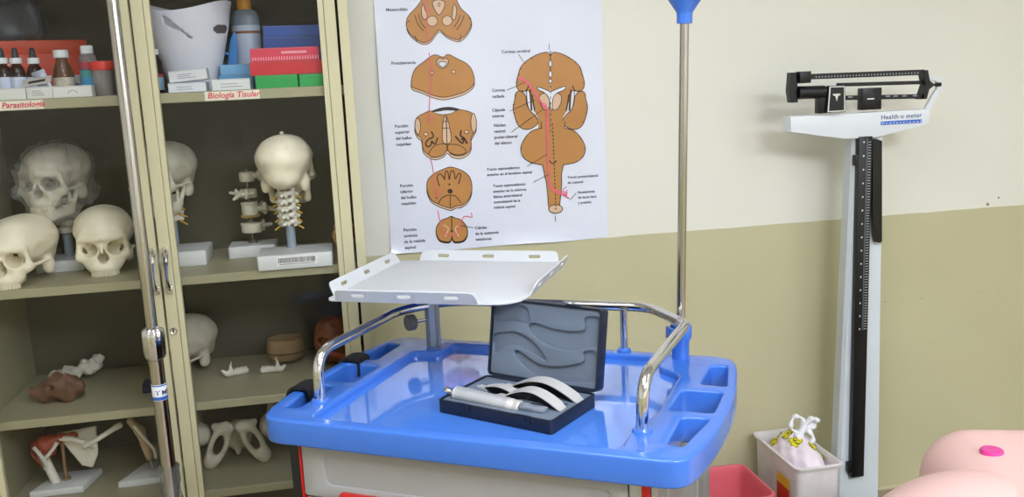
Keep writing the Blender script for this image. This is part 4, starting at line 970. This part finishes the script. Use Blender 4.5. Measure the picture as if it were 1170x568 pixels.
# skull seen from behind with barcode base: base front edge at the shelf front
rb = skull_stand('cream skull seen from behind on a neck of vertebrae with barcoded white base', 338, 307, (-.008, .06), 172, 1.0, (.185, .135, .037, (0, 0, 0)), .168, True, M_bone, 5, .0185)
pl = PY(335, 297, rb.location.y-.0685)
barcode(rb, PY(317, 297, 2.35).x-rb.location.x, PY(363, 297, 2.35).x-rb.location.x, -.0685, .010, .031)
MB().lathe([(.004, 0), (.0055, .002), (.0055, .006), (.002, .008), (.0001, .008)], 12).build('cap_pin', M_bonew, rb).matrix_local = T(-.008, .06, .168) @ RZ(172) @ T(0, .02, .162)
sdl = MB().tube([(-.07, -.055, .118), (-.02, -.088, .15), (.03, -.088, .15), (.07, -.05, .118)], .0008, 6)
rl = skull_stand('grey skull on a stand, half hidden behind the right door stile', 222, 300, (-.03, .05), -20, 1.02, (.15, .14, .04, (.0, 0, 0)), .155, True, M_bone2, 4, .018)
rl.location.x = PY(215, 290, 2.53).x-.02; rl.location.y = 2.535
rw = skull_stand('grey skull wrapped in clear plastic film behind the two front skulls', 72, 300, (0, 0), -16, 1.02, (.12, .12, .03, (0, 0, 0)), .165, True, M_bone2, 5, .019)
rw.location.x = PY(67, 240, 2.58).x; rw.location.y = 2.585
def wrapf(P): return np.minimum(cran(P-np.array((0, 0, .0125))), jaw(P-np.array((0, 0, .0125))))-.010+.006*np.sin(P[..., 0]*130+P[..., 2]*70)*np.sin(P[..., 1]*110-P[..., 2]*90)+.004*np.sin(P[..., 2]*260+P[..., 0]*150)-.02*np.exp(-((P[..., 0]-.08)/.03)**2-((P[..., 2]-.03)/.03)**2)
v, f = sdf_mesh(wrapf, (-.12, -.14, -.07), (.14, .16, .2), .0065)
M_film = glass_mat('cling_film', (.98, .98, .98), .45, 1.5, 'f0eee8', .14, .15)
MB().add(v, f).build('plastic_wrap', M_film, rw, sharp=20).matrix_local = T(0, 0, .165) @ RZ(-16)
# lumbar vertebrae on a rod
P_ = PZ(285, 292, SH[1])
vm = thing('vertebrae_model', 'four beige lumbar vertebrae spaced on a rod with white base', 'model', (P_.x+.012, 2.575, SH[1]))
stand_base(vm, .125, .1, .032)
MB().lathe([(.0022, .03), (.0022, .235)], 10).lathe([(.012, .032), (.012, .036), (.006, .042)], 14).build('rod', M_chrome2, vm)
for k, (z, a, sc_) in enumerate(((.075, -20, 1.2), (.125, -75, 1.25), (.17, 150, 1.05), (.215, -80, 1.15))):
    o = link('vertebra', ME['vertebra'], vm); o.matrix_local = T(0, 0, z) @ RZ(a) @ Matrix.Scale(sc_, 4)
MB().lathe([(.0001, -.004), (.024, -.004), (.026, 0), (.024, .004), (.0001, .004)], 20, c=(0, 0, .108), sy=.75).build('disc', M_disc, vm)
MB().lathe([(.0001, -.005), (.022, -.005), (.024, 0), (.022, .005), (.0001, .005)], 20, c=(0, 0, .142), sy=.75).build('disc', M_bone2, vm)
def blob(key, c, r, amp, fr, m, step=.004, seed=0, cut=None):
    def fn(P):
        d = sd_ell(P, c, r)+amp*np.sin(P[..., 0]*fr+seed)*np.sin(P[..., 1]*fr*1.1+seed*2)*np.sin(P[..., 2]*fr*.9+1)
        if cut is not None: d = cut(P, d)
        return d
    R_ = np.array(r)+amp*1.5; return sd_me(key, fn, np.array(c)-R_-.01, np.array(c)+R_+.01, step, m)
# partial model at the right end of the second shelf, by the door hinge
pp = PZ(372, 288, SH[1])
er = thing('ear_model', 'pinkish yellow anatomical fragment behind the right door stile', 'model', (-.008, 2.52, SH[1]))
link('shell', blob('shell', (0, 0, .05), (.026, .03, .05), .006, 160, mat('flesh_pink', 'c9917a', .5, var=.2, scale=50)), er)
MB().tube(spline([(-.02, -.02, .02), (-.028, -.02, .05), (-.01, -.03, .075), (.015, -.025, .09)], 4, closed=False), .006, 8).build('duct', mat('duct_yellow', 'd0a860', .5), er)

# third shelf --------------------------------------------------------------
p = PZ(68, 462, SH[2])
br = link('bone_block', blob('bone_block', (0, 0, .036), (.055, .032, .036), .010, 95, M_brownb, cut=lambda P, d: np.maximum(ss(su(d, sd_cap(P, (-.04, 0, .02), (-.075, .0, .03), .014), .02), sd_ell(P, (-.025, -.03, .045), (.012, .02, .008)), .005), -P[..., 2])))
br.location = (p.x+.005, p.y+.025, SH[2]); tag(br, 'dark brown porous bone block on the third shelf', 'bone')
br.data.update()
p = PZ(88, 437, SH[2])
wv = thing('vertebra_row', 'chalk white joined vertebrae lying behind the brown bone block', 'bone', (p.x, p.y+.02, SH[2]), radians(12))
def vrow(P):
    rnd = random.Random(11); d = None
    for k in range(26):
        t = k/25; x = -.06+.12*t; z = .018+.022*t+rnd.uniform(-.008, .016); y = rnd.uniform(-.016, .014); r = rnd.uniform(.008, .016)
        e = sd_ell(P, (x, y, z), (r, r*rnd.uniform(.7, 1.3), r*rnd.uniform(.8, 1.4))); d = e if d is None else su(d, e, .004)
    return np.maximum(d+.003*np.sin(P[..., 0]*240)*np.sin(P[..., 1]*220+1)*np.sin(P[..., 2]*260), -P[..., 2])
sd_me('vertebra_row', vrow, (-.085, -.05, -.005), (.09, .035, .085), .0034, M_bonew); link('bone', ME['vertebra_row'], wv)
s3 = thing('skull', 'dim grey skull partly behind the door stile on the third shelf', 'skull', (PY(214, 405, 2.6).x-.012, 2.60, SH[2]), radians(-35)); skull(s3, m=M_bone2)
def halfjaw(P):
    d = sd_cap(P, (-.035, 0, .010), (.02, .004, .008), .008, .009); d = su(d, sd_cap(P, (-.026, 0, .012), (-.018, .0, .040), .006, .003), .006)
    d = su(d, sd_cap(P, (-.035, 0, .012), (-.045, .004, .020), .006, .003), .006)
    return d+.0016*np.sin(P[..., 0]*260)*np.sin(P[..., 2]*230)
sd_me('half_jaw', halfjaw, (-.06, -.02, -.008), (.04, .025, .055), .003, M_bonew)
for (px, py, a, lb) in ((273, 430, 20, 'small whitish jaw fragment, left of the pair on the third shelf'), (309, 427, 165, 'small whitish jaw fragment, right of the pair on the third shelf')):
    p = PZ(px, py, SH[2]); o = thing('jaw_fragment', lb, 'bone', (p.x, p.y+.012, SH[2]), radians(a), group='jaw fragments on the third shelf')
    link('bone', ME['half_jaw'], o)
    mb = MB()
    for k in range(5): mb.box((-.002, -.002, .014), (.002, .003, .021), bev=.0008, seg=1, M=T(-.008+.007*k, .003, 0))
    mb.build('tooth_row', M_tooth, o)['kind'] = 'stuff'
p = PZ(329, 407, SH[2])
bw = MB().lathe([(.0001, 0), (.025, .001), (.045, .012), (.054, .035), (.05, .07), (.047, .07), (.05, .035), (.042, .015), (.022, .005), (.0001, .004)], 28, sx=1, sy=.85).build('bone_bowl', mat('tan_bone', 'a58660', .5, var=.12, scale=30))
bw.location = (p.x, 2.62, SH[2]); tag(bw, 'tan bowl shaped skull cap on the third shelf', 'bone')
MB().lathe([(.0505, .028), (.0535, .03), (.0535, .036), (.051, .037)], 28, sy=.85).build('rim_line', M_brownb, bw)
hm = thing('head_model', 'reddish brown anatomical head model beside the tan skull cap', 'model', (-.065, 2.56, SH[2]))
link('head', blob('head', (0, 0, .07), (.052, .06, .068), .004, 120, mat('head_brown', '8a4f34', .5, var=.3, scale=25), cut=lambda P, d: np.maximum(ss(d, sd_ell(P, (-.025, -.05, .075), (.016, .03, .014)), .006), -P[..., 2])), hm)
MB().tube(spline([(-.045, -.035, .03), (-.03, -.06, .05), (.0, -.068, .045), (.03, -.06, .03)], 4, closed=False), .007, 8).build('muscle_band', M_musc, hm)
p = PZ(172, 449, SH[2])
bx_ = MB().box((-.02, -.02, 0), (.03, .025, .026), bev=.002).build('small_box', mat('navy_box', '1e2742', .5)); bx_.location = (p.x, p.y+.02, SH[2]); tag(bx_, 'small navy box behind the chrome pole on the third shelf', 'box')
MB().box((-.0215, -.018, .012), (-.02, .0, .026)).build('yellow_tab', M_yel, bx_)

# bottom shelf --------------------------------------------------------------
Z4 = SH[3]
sm_ = thing('shoulder_model', 'shoulder joint model with red muscles on a white stand', 'model', (PY(77, 552, 2.47).x, 2.47, Z4), radians(0))
MB().prism([(-.075, -.06), (.055, -.06), (.075, .055), (-.04, .055)], 0, .018, bev=.003, seg=2).build('stand_base', M_basew, sm_)
MB().lathe([(.0045, .018), (.0045, .12)], 12).lathe([(.011, .018), (.011, .022), (.006, .027)], 14).build('rod', mat('brass_rod', 'a98a6a', .3, .8), sm_)
def hum(P): return su(sd_cap(P, (-.022, -.01, .012), (-.05, 0, .092), .0115, .012), sd_ell(P, (-.05, 0, .108), (.02, .02, .02)), .012)
sd_me('humerus', hum, (-.085, -.04, -.005), (.005, .03, .14), .0034, M_bonew); link('humerus', ME['humerus'], sm_)
def scap(P):
    a = np.array((-.02, .02, .135)); 
    tri = [(-.01, .138), (.082, .148), (.078, .075), (.062, .042), (.04, .05)]
    x, z = P[..., 0], P[..., 2]; d = np.full(x.shape, -1e9)
    for i in range(5):
        (x0, z0), (x1, z1) = tri[i], tri[(i+1) % 5]; L_ = math.hypot(x1-x0, z1-z0); d = np.maximum(d, ((x-x0)*(z1-z0)-(z-z0)*(x1-x0))*(-1)/L_)
    d = -d if False else d
    return np.maximum(d-.004, np.abs(P[..., 1]-.015-.1*(P[..., 0]-.05)**2*10)-.0045)
sd_me('scapula', scap, (-.03, -.01, .02), (.1, .05, .165), .0034, M_bonew); link('shoulder_blade', ME['scapula'], sm_)
MB().tube(spline([(-.01, .0, .135), (.03, -.012, .132), (.068, -.012, .115), (.085, -.01, .108)], 5, closed=False), .0075, 10).build('spine_ridge', M_bonew, sm_)
MB().tube(spline([(.06, -.015, .112), (.1, -.02, .13), (.14, -.01, .15), (.15, 0, .152)], 5, closed=False), [.009]*4+[.007]*6+[.008]*6, 10).build('collar_bone', M_bonew, sm_)
def mus(P):
    d = sd_ell(P, (-.045, .0, .112), (.032, .027, .03)); d = su(d, sd_cap(P, (-.03, 0, .13), (.035, 0, .138), .015, .008), .015)
    d = su(d, sd_cap(P, (-.055, 0, .1), (-.05, 0, .07), .018, .011), .01)
    return np.maximum(d, -hum(P)+.001)+.002*np.sin(P[..., 0]*220+P[..., 2]*160)
sd_me('muscle', mus, (-.09, -.04, .045), (.055, .04, .16), .0036, M_musc); link('muscle', ME['muscle'], sm_)
MB().tube(spline([(-.06, -.026, .125), (-.045, -.033, .105), (-.038, -.026, .08), (-.045, -.014, .06)], 4, closed=False), .005, 8).build('tendon', M_bonew, sm_)
MB().tube(spline([(-.035, -.03, .095), (-.015, -.028, .115), (-.005, -.02, .13)], 4, closed=False), .005, 8).build('tendon', M_bonew, sm_)
km = thing('knee_model', 'tan leg joint model on a white stand behind the chrome pole', 'model', (PY(176, 550, 2.47).x, 2.47, Z4))
MB().prism([(-.075, -.06), (.07, -.06), (.08, .055), (-.03, .055)], 0, .018, bev=.003, seg=2).build('stand_base', M_basew, km)
def kn_(P): 
    d = sd_cap(P, (-.004, 0, .055), (-.02, 0, .13), .010, .012); d = su(d, sd_cap(P, (-.02, 0, .13), (-.04, 0, .16), .012, .01), .01); return d
sd_me('leg_bone', kn_, (-.065, -.03, .035), (.02, .03, .18), .0036, mat('bone_tan', 'b8a07c', .5, var=.1, scale=30)); link('leg_bone', ME['leg_bone'], km)
MB().tube(spline([(-.03, -.012, .15), (-.01, -.018, .12), (.012, -.012, .08), (.012, 0, .05)], 4, closed=False), .004, 8).build('tendon', M_bonew, km)
MB().lathe([(.0045, .018), (.0045, .06)], 12).build('rod', M_chrome2, km)
# pelvis
def pelv(P):
    A = mirx(P)
    # obturator ring: tilted ellipse torus in a plane facing the viewer
    c = np.array((.046, -.02, .062)); Q = A-c; a = radians(24); u = Q[..., 0]*cos(a)+Q[..., 2]*sin(a); w_ = -Q[..., 0]*sin(a)+Q[..., 2]*cos(a)
    k = np.sqrt((u/.019)**2+(w_/.05)**2)+1e-6; ring = np.sqrt(((k-1)*.027)**2+Q[..., 1]**2)-.0105
    d = ring
    d = su(d, sd_ell(A, (.072, -.015, .018), (.017, .02, .018)), .015)                 # sit bone
    d = su(d, sd_cap(A, (.012, -.025, .108), (.05, -.01, .112), .011), .012)          # pubis
    d = su(d, sd_ell(A, (.085, .02, .085), (.022, .03, .03)), .02)                     # hip socket
    wing = sd_ell(A, (.105, .06, .095), (.02, .07, .055)); d = su(d, wing, .02)
    d = su(d, sd_ell(P, (0, .075, .05), (.04, .022, .045)), .02)                       # sacrum
    d = su(d, sd_cap(P, (0, .06, .03), (0, .035, .012), .014, .007), .015)             # tail bone
    return ss(d, sd_ell(A, (.108, .02, .085), (.014, .02, .02)), .006)
sd_me('pelvis', pelv, (-.145, -.06, -.01), (.145, .15, .165), .0044, M_bone2)
p = PZ(270, 538, Z4); pv = link('pelvis_bone', ME['pelvis']); pv.location = (p.x+.0, p.y+.06, Z4+.002); pv.rotation_euler = (0, 0, radians(4)); tag(pv, 'grey cream pelvis bone standing on the bottom shelf', 'bone')
pv.scale = (1.0,)*3

# ------------------------------------------------------------------ top shelf: bottles, boxes and bags
Z1 = SH[0]
def X(px, Y): return PY(px, 105, Y).x
def ZP(px, py, Y): return PY(px, py, Y).z
M_amber = glass_mat('amber_glass', (.32, .15, .06), 1.0, 1.5, '2a1208', .35, .05); M_wcap = mat('white_cap', 'dedfdc', .4); M_teat = mat('rubber_teat', '1f2a2d', .55); M_lab = mat('bottle_label', 'c9cfdf', .5)
M_clear = glass_mat('clear_bottle', (.85, .87, .88), 1.0, 1.5, 'cfd4d6', .3, .08); M_redcap = mat('red_cap', 'd8321f', .4)
for px, lb in ((7, 'amber dropper bottle nearest the left picture edge on the top shelf'), (23, 'amber dropper bottle, middle of the three on the top shelf'), (43, 'amber dropper bottle beside the foil pack on the top shelf')):
    Y = 2.42; t = thing('dropper_bottle', lb, 'bottle', (X(px, Y), Y, Z1), group='amber dropper bottles'); zt = ZP(px, 66, Y)-Z1
    MB().lathe([(.0001, 0), (.017, 0), (.0185, .003), (.0185, zt-.036), (.014, zt-.022), (.009, zt-.016), (.009, zt-.004)], 22).build('bottle_body', M_amber, t)
    MB().lathe([(.0187, .014), (.0188, .0145), (.0188, zt-.046), (.0187, zt-.0455)], 22).build('label', M_lab, t)
    MB().lathe([(.0125, zt-.014), (.0135, zt-.013), (.0135, zt-.001), (.0125, zt), (.006, zt)], 22).build('cap', M_wcap, t)
    MB().lathe([(.0075, zt), (.0078, zt+.004), (.0065, zt+.014), (.0055, zt+.021), (.0025, zt+.024), (.0001, zt+.0245)], 16).build('rubber_teat', M_teat, t)
Y = 2.44; t = thing('reagent_bottle', 'squat brownish glass bottle with white screw cap on the top shelf', 'bottle', (X(75, Y), Y, Z1)); zt = ZP(73, 57, Y)-Z1
MB().lathe([(.0001, 0), (.022, 0), (.0245, .003), (.0245, zt*.45), (.02, zt*.62), (.0125, zt*.76), (.0125, zt-.01)], 24).build('bottle_body', glass_mat('brown_clear', (.62, .5, .36), 1.0, 1.5, '8d7450', .35, .05), t)
MB().lathe([(.0247, .012), (.0249, .0125), (.0249, zt*.42), (.0247, zt*.425)], 24).build('label', mat('label_cream', 'c8bda8', .5, var=.25, scale=60), t)
MB().lathe([(.0165, zt-.019), (.0175, zt-.018), (.0175, zt-.002), (.016, zt), (.0001, zt)], 24).build('cap', M_wcap, t)
Y = 2.43; t = thing('plastic_bottle', 'clear plastic bottle with blue and red label beside the red lidded cup', 'bottle', (X(105, Y), Y, Z1)); zt = ZP(104, 52, Y)-Z1
MB().lathe([(.0001, 0), (.019, 0), (.0205, .003), (.0205, zt*.72), (.017, zt*.82), (.0125, zt*.85), (.0125, zt-.012)], 24).build('bottle_body', M_clear, t)
for z0, z1, c, n_ in ((zt*.2, zt*.38, '4ba3d6', 'blue_band'), (zt*.38, zt*.52, '4e9a9a', 'teal_band'), (zt*.55, zt*.68, 'b23a4e', 'red_band')):
    MB().lathe([(.0206, z0), (.0209, z0+.0003), (.0209, z1-.0003), (.0206, z1)], 24).build(n_, mat('band_'+c, c, .4), t)
MB().lathe([(.0135, zt-.02), (.0145, zt-.019), (.0145, zt-.003), (.013, zt), (.0001, zt)], 24).build('cap', M_wcap, t)
Y = 2.375; t = thing('specimen_cup', 'clear specimen cup with red screw lid on the top shelf', 'cup', (X(120, Y), Y, Z1)); zt = ZP(119, 70, Y)-Z1
MB().lathe([(.0001, 0), (.0195, 0), (.0205, .002), (.024, zt-.02), (.0225, zt-.02), (.019, .003), (.0001, .003)], 26).build('cup_body', glass_mat('clear_cup', (.88, .88, .88), 1.0, 1.5, 'dad6d0', .32, .1), t)
MB().lathe([(.0255, zt-.021), (.0265, zt-.02), (.0265, zt-.003), (.0255, zt), (.0001, zt)], 30).build('lid', M_redcap, t)
def carton(name, label, px0, px1, py0, py1, Y, dep, c, rot=0, group=None, lines=0, z0=None, cat='box', tilt=0):
    x0, x1 = X(px0, Y), X(px1, Y); zt = ZP((px0+px1)/2, py0, Y); zb = Z1 if z0 is None else z0
    h = max(.006, zt-zb); w_ = x1-x0
    t = thing(name, label, cat, ((x0+x1)/2, Y, zb), group=group, rot=(0, radians(tilt), radians(rot)))
    MB().box((-w_/2, 0, 0), (w_/2, dep, h), bev=.0008, seg=1).build('carton', mat('carton_'+c, c, .45, var=.04), t)
    # end flap seam and lid edge
    MB().box((-w_/2+.002, -.0004, h-.0022), (w_/2-.002, 0, h-.0016)).build('flap_seam', mat('seam_grey', '8d8b86', .6), t)
    if lines:
        mb = MB(); rnd = random.Random(int(px0))
        for k in range(lines): mb.box((-w_*.28, -.0005, h*(.28+.5*k/lines)), (w_*(.05+.25*rnd.random()), 0, h*(.28+.5*k/lines)+.0016))
        mb.build('print', mat('print_grey2', '8a8a8e', .5), t)['kind'] = 'stuff'
    return t, h
GB = 'small white cartons on the top shelf'
carton('medicine_box', 'plain white carton at the left picture edge under the dropper bottles', -12, 29, 101, 112, 2.338, .05, 'd9d7ce', group=GB)
carton('medicine_box', 'white carton with grey print beneath the blister pack', 30, 60, 99, 112, 2.338, .05, 'd2d0c6', lines=3, group=GB)
c4, _h = carton('medicine_box', 'white carton left of the red lidded cup', 60.5, 105, 98, 112, 2.338, .05, 'dcdad2', group=GB)
MB().prism([((.011+.0)*cos(a), .006+.009*sin(a)) for a in [pi*k/12 for k in range(13)]]+[(.0095*cos(a), .006+.0075*sin(a)) for a in [pi*k/12 for k in range(12, -1, -1)]], 0, .0004, M=T(.0, 0, .002) @ XZ).build('thumb_notch', mat('seam_grey', '8d8b86', .6), c4)
zb_ = ZP(45, 99.5, 2.35)
bp = MB().box((-.032, 0, 0), (.032, .026, .004), bev=.001).build('blister_pack', mat('foil_white', 'cfccc2', .35, .2)); bp.location = (X(43, 2.345), 2.345, zb_+.0045); bp.rotation_euler = (radians(35), radians(-8), 0); tag(bp, 'pale blister pack with a dark strip propped on the white cartons', 'pack')
MB().box((-.018, .004, .004), (.02, .014, .0046), bev=.0002, seg=1).build('dark_strip', mat('strip_maroon', '3a2224', .5), bp)
def slab(name, label, cat, px, py, Y, w_, h_, th, rot, m, lean=0):
    o = MB().box((-w_/2, -th/2, 0), (w_/2, th/2, h_), bev=min(.0015, th*.3)).build(name, m); o.location = (X(px, Y), Y, Z1); o.rotation_euler = (radians(lean), 0, radians(rot)); tag(o, label, cat); return o
fp = slab('foil_pouch', 'grey foil pouch leaning beside the dropper bottle', 'pouch', 57, 97, 2.40, .03, .07, .004, 12, mat('foil_grey', '8a8e96', .3, .4, bump=.3), -8); fp.rotation_euler.y = radians(-18)
slab('card_box', 'upright white card box behind the plastic bottle', 'box', 91, 97, 2.50, .026, .055, .02, 0, mat('card_white', 'b9b9b6', .6))
nb = slab('navy_card', 'small navy card leaning beside the brown bottle', 'card', 91, 97, 2.40, .034, .03, .003, 8, mat('navy_card', '222c55', .5), -10); nb.rotation_euler.y = radians(20)
# shoe box
Yb = 2.52; sbx = thing('shoe_box', 'orange shoe box with a white tick mark behind the dropper bottles', 'box', (PY(-35, 90, Yb).x, Yb, Z1), radians(22)); hh = ZP(15, 46, 2.54)-Z1
MB().box((0, 0, 0), (.275, .1, hh-.032), bev=.001).build('box_body', mat('orange_card', 'cf3d12', .5, var=.05), sbx)
MB().box((-.002, -.002, hh-.033), (.277, .102, hh), bev=.001).build('lid', mat('orange_lid', 'd84616', .5, var=.05), sbx)
MB().prism([(p.x, p.y) for p in spline([(.068, .083), (.074, .078), (.082, .080), (.1, .094), (.082, .086), (.075, .085), (.071, .092)], 3)], 0, .0006, M=T(0, -.0021, 0) @ XZ).build('tick_mark', mat('tick_white', 'e8c8b4', .5), sbx)
gb = thing('grey_shape', 'dark grey rounded shape lying on the orange shoe box', 'bag', (X(8, 2.58), 2.60, Z1+hh+.002))  # lumpy dark grey shape filling the corner above the shoe box
gv, gf = sdf_mesh(lambda P: sd_box(P, (0, 0, .05), (.1, .045, .05), .018)+.006*np.sin(P[..., 0]*60+P[..., 2]*40)*np.sin(P[..., 1]*70+1), (-.13, -.07, -.012), (.13, .07, .12), .008)
MB().add(gv, gf).build('bag_body', mat('grey_film', '4d5057', .35, var=.1, bump=.2), gb, sharp=180)
MB().tube(spline([(.06, -.045, .08), (.085, -.05, .06), (.095, -.045, .03)], 4, closed=False), .003, 8).build('shape_fold', mat('grey_film2', '4c4f56', .4), gb)

# right half of the top shelf
Y = 2.48; t = thing('plastic_pot', 'white tapered plastic container with a torn slit and handle hole', 'container', (X(223, Y), Y, Z1)); zt = ZP(225, 8, Y)-Z1
n, rows = 120, 70; v = []; fs = []
for j in range(rows+1):
    q = j/rows
    for i in range(n):
        a = 2*pi*i/n; r = .052+.055*q**.8; r *= 1+.03*q*sin(3*a+1)
        v.append((r*cos(a), r*sin(a)*.68, zt*q+(.012*q*sin(a*2+2.2) if j > rows-14 else 0)))
Pw = Vector((X(223, Y), Y, Z1)); hole1 = [(189, 15), (195, 22), (212, 31), (231, 38), (220, 37.5), (203, 34), (192, 26)]; 
def pix_(p):
    d = p-CAM; return 585+FPX*d.dot(_rt)/d.dot(_fw), 284-FPX*d.dot(_up)/d.dot(_fw)
def inside(p, poly):
    c = False
    for i in range(len(poly)):
        (x0, y0), (x1, y1) = poly[i-1], poly[i]
        if (y0 > p[1]) != (y1 > p[1]) and p[0] < (x1-x0)*(p[1]-y0)/(y1-y0)+x0: c = not c
    return c
for j in range(rows):
    for i in range(n):
        q = (j*n+i, j*n+(i+1) % n, (j+1)*n+(i+1) % n, (j+1)*n+i); cc = sum((Vector(v[k]) for k in q), Vector())/4; ang = math.degrees(math.atan2(cc.y, cc.x)); zz = cc.z/zt
        # torn slit on the front left, oval hand hole on the front right
        slit = -128 < ang < -76 and abs(zz-(.85-.0045*(ang+128))) < .014+.05*max(0, (-98-ang)/32)
        hand = ((ang+19)/15)**2+((zz-.72)/.055)**2 < 1
        if not (slit or hand): fs.append(q)
fs.append(tuple(range(n))[::-1])
pm_ = MB().add(v, fs).build('pot_wall', mat('milky_plastic', 'd0d0d6', .35, var=.05, scale=9, sss=.1), t, sharp=60)
so = pm_.modifiers.new('thickness', 'SOLIDIFY'); so.thickness = .0015
Y = 2.44; t = thing('dark_bottle', 'dark bottle with blue label behind the door stile', 'bottle', (X(180, Y), Y, Z1)); zt = ZP(180, 56, Y)-Z1
MB().lathe([(.0001, 0), (.016, 0), (.0175, .003), (.0175, zt*.72), (.01, zt*.86), (.01, zt-.012)], 20).build('bottle_body', M_amber, t)
MB().lathe([(.0177, .008), (.018, .0085), (.018, zt*.36), (.0177, zt*.365)], 20).build('label', mat('label_sky', '8fb4cc', .5), t)
MB().lathe([(.0177, zt*.36), (.018, zt*.365), (.018, zt*.43), (.0177, zt*.435)], 20).build('red_band', mat('label_maroon', '9a3a3a', .5), t)
MB().lathe([(.012, zt-.014), (.013, zt-.013), (.013, zt), (.0001, zt)], 20).build('cap', M_wcap, t)
Y = 2.56; t = thing('lotion_bottle', 'tall grey bottle with orange cap and pale label behind the red cartons', 'bottle', (X(288, Y), Y, Z1)); zt = ZP(285, 11, Y)-Z1
MB().lathe([(.0001, 0), (.032, 0), (.036, .004), (.036, zt-.02), (.03, zt-.006), (.02, zt)], 28, sy=.7).build('bottle_body', mat('bottle_grey', '7d8894', .35), t)
MB().lathe([(.0362, zt*.3), (.0366, zt*.302), (.0366, zt*.80), (.0362, zt*.802)], 28, sy=.7).build('label', mat('label_pale', 'b9c2d2', .45), t)
MB().lathe([(.0367, zt*.70), (.037, zt*.702), (.037, zt*.73), (.0367, zt*.732)], 28, sy=.7).build('label_stripe', mat('label_brown', '8c5a3c', .5), t)
MB().lathe([(.018, zt), (.019, zt+.002), (.0185, zt+.035), (.017, zt+.04), (.0001, zt+.041)], 24).build('cap', mat('orange_cap', 'd8962c', .4), t)
Y = 2.50; t = thing('blue_clip', 'blue plastic clip with finger ring between the white container and grey bottle', 'clip', (X(268, Y), Y, Z1)); hb = ZP(263, 36, Y)-Z1
MB().prism([(p.x, p.y) for p in spline([(-.014, 0), (.012, 0), (.016, hb*.4), (.02, hb*.75), (.016, hb*.98), (.006, hb*.9), (-.004, hb*.62), (-.012, hb*.3)], 4)], 0, .012, M=XZ, bev=.002, seg=2).build('clip_body', mat('clip_blue', '1b6aa6', .4), t)
MB().tube([(-.012+.012*cos(a), -.006, hb*.52+.016*sin(a)) for a in [2*pi*k/18 for k in range(18)]], .0035, 8, closed=True).build('finger_ring', mat('clip_blue', '1b6aa6', .4), t)
carton('slide_box', 'lower white carton under the tilted carton on the top shelf', 192.5, 236, 94.5, 107, 2.338, .06, 'd4d6da', lines=2, group=GB)
z2 = ZP(214, 94.3, 2.338); carton('slide_box', 'tilted white carton lying on another white carton', 195, 239, 79.5, 95, 2.342, .05, 'd0d0d0', lines=3, group=GB, z0=z2+.0035, tilt=-4)
carton('slide_box', 'white carton with grey lettering beside the green cartons', 243, 286.5, 90, 104, 2.338, .055, 'd6d8d4', lines=2, group=GB)
t1, h1 = carton('sky_blue_box', 'lower light blue carton behind the white carton', 252, 290, 85, 90, 2.43, .06, '5f9ac2')
z3 = Z1+h1; carton('sky_blue_box', 'upper light blue carton behind the white carton', 254, 289.5, 73.5, 86, 2.43, .06, '6ea6cc', z0=z3, lines=0)
g1, hg = carton('green_box', 'bright green carton with its left end free on the top shelf', 293, 341.5, 85.5, 101, 2.34, .075, '1f9a45')
g2, hg2 = carton('green_box', 'bright green carton beside the right door stile', 343, 382, 84, 98, 2.34, .075, '229a48')
rz = Z1+max(hg, hg2); r1, hr = carton('red_box', 'plain red carton stacked on the green cartons', 288, 371, 69.5, 86, 2.342, .08, 'c4202a', z0=rz)
carton('red_box', 'pinkish red carton with pale stripes on top of the plain red one', 290, 368, 54, 70.5, 2.344, .075, 'd0354e', z0=rz+hr, lines=0)
o = [q for q in C.objects if q.get('label') == 'pinkish red carton with pale stripes on top of the plain red one'][0]
mb = MB(); wq = X(368, 2.344)-X(290, 2.344); hq = ZP(329, 54, 2.344)-rz-hr
for k in range(26): mb.box((-wq/2+.004+k*.0062, -.0005, .003), (-wq/2+.0065+k*.0062, 0, hq*.35))
mb.box((-wq*.05, -.0005, hq*.55), (wq*.32, 0, hq*.72)).build('pale_stripes', mat('stripe_pink', 'e59aa4', .4), o)['kind'] = 'stuff'
rz2 = rz  # blue cartons stand behind on their own
b1, hb1 = carton('blue_box', 'lower dark blue carton behind the red cartons', 306, 374, 41, 53, 2.46, .08, '27478a', lines=0)
carton('blue_box', 'upper dark blue carton behind the red cartons', 307, 373, 28.5, 41, 2.46, .08, '2c4f98', z0=Z1+hb1)
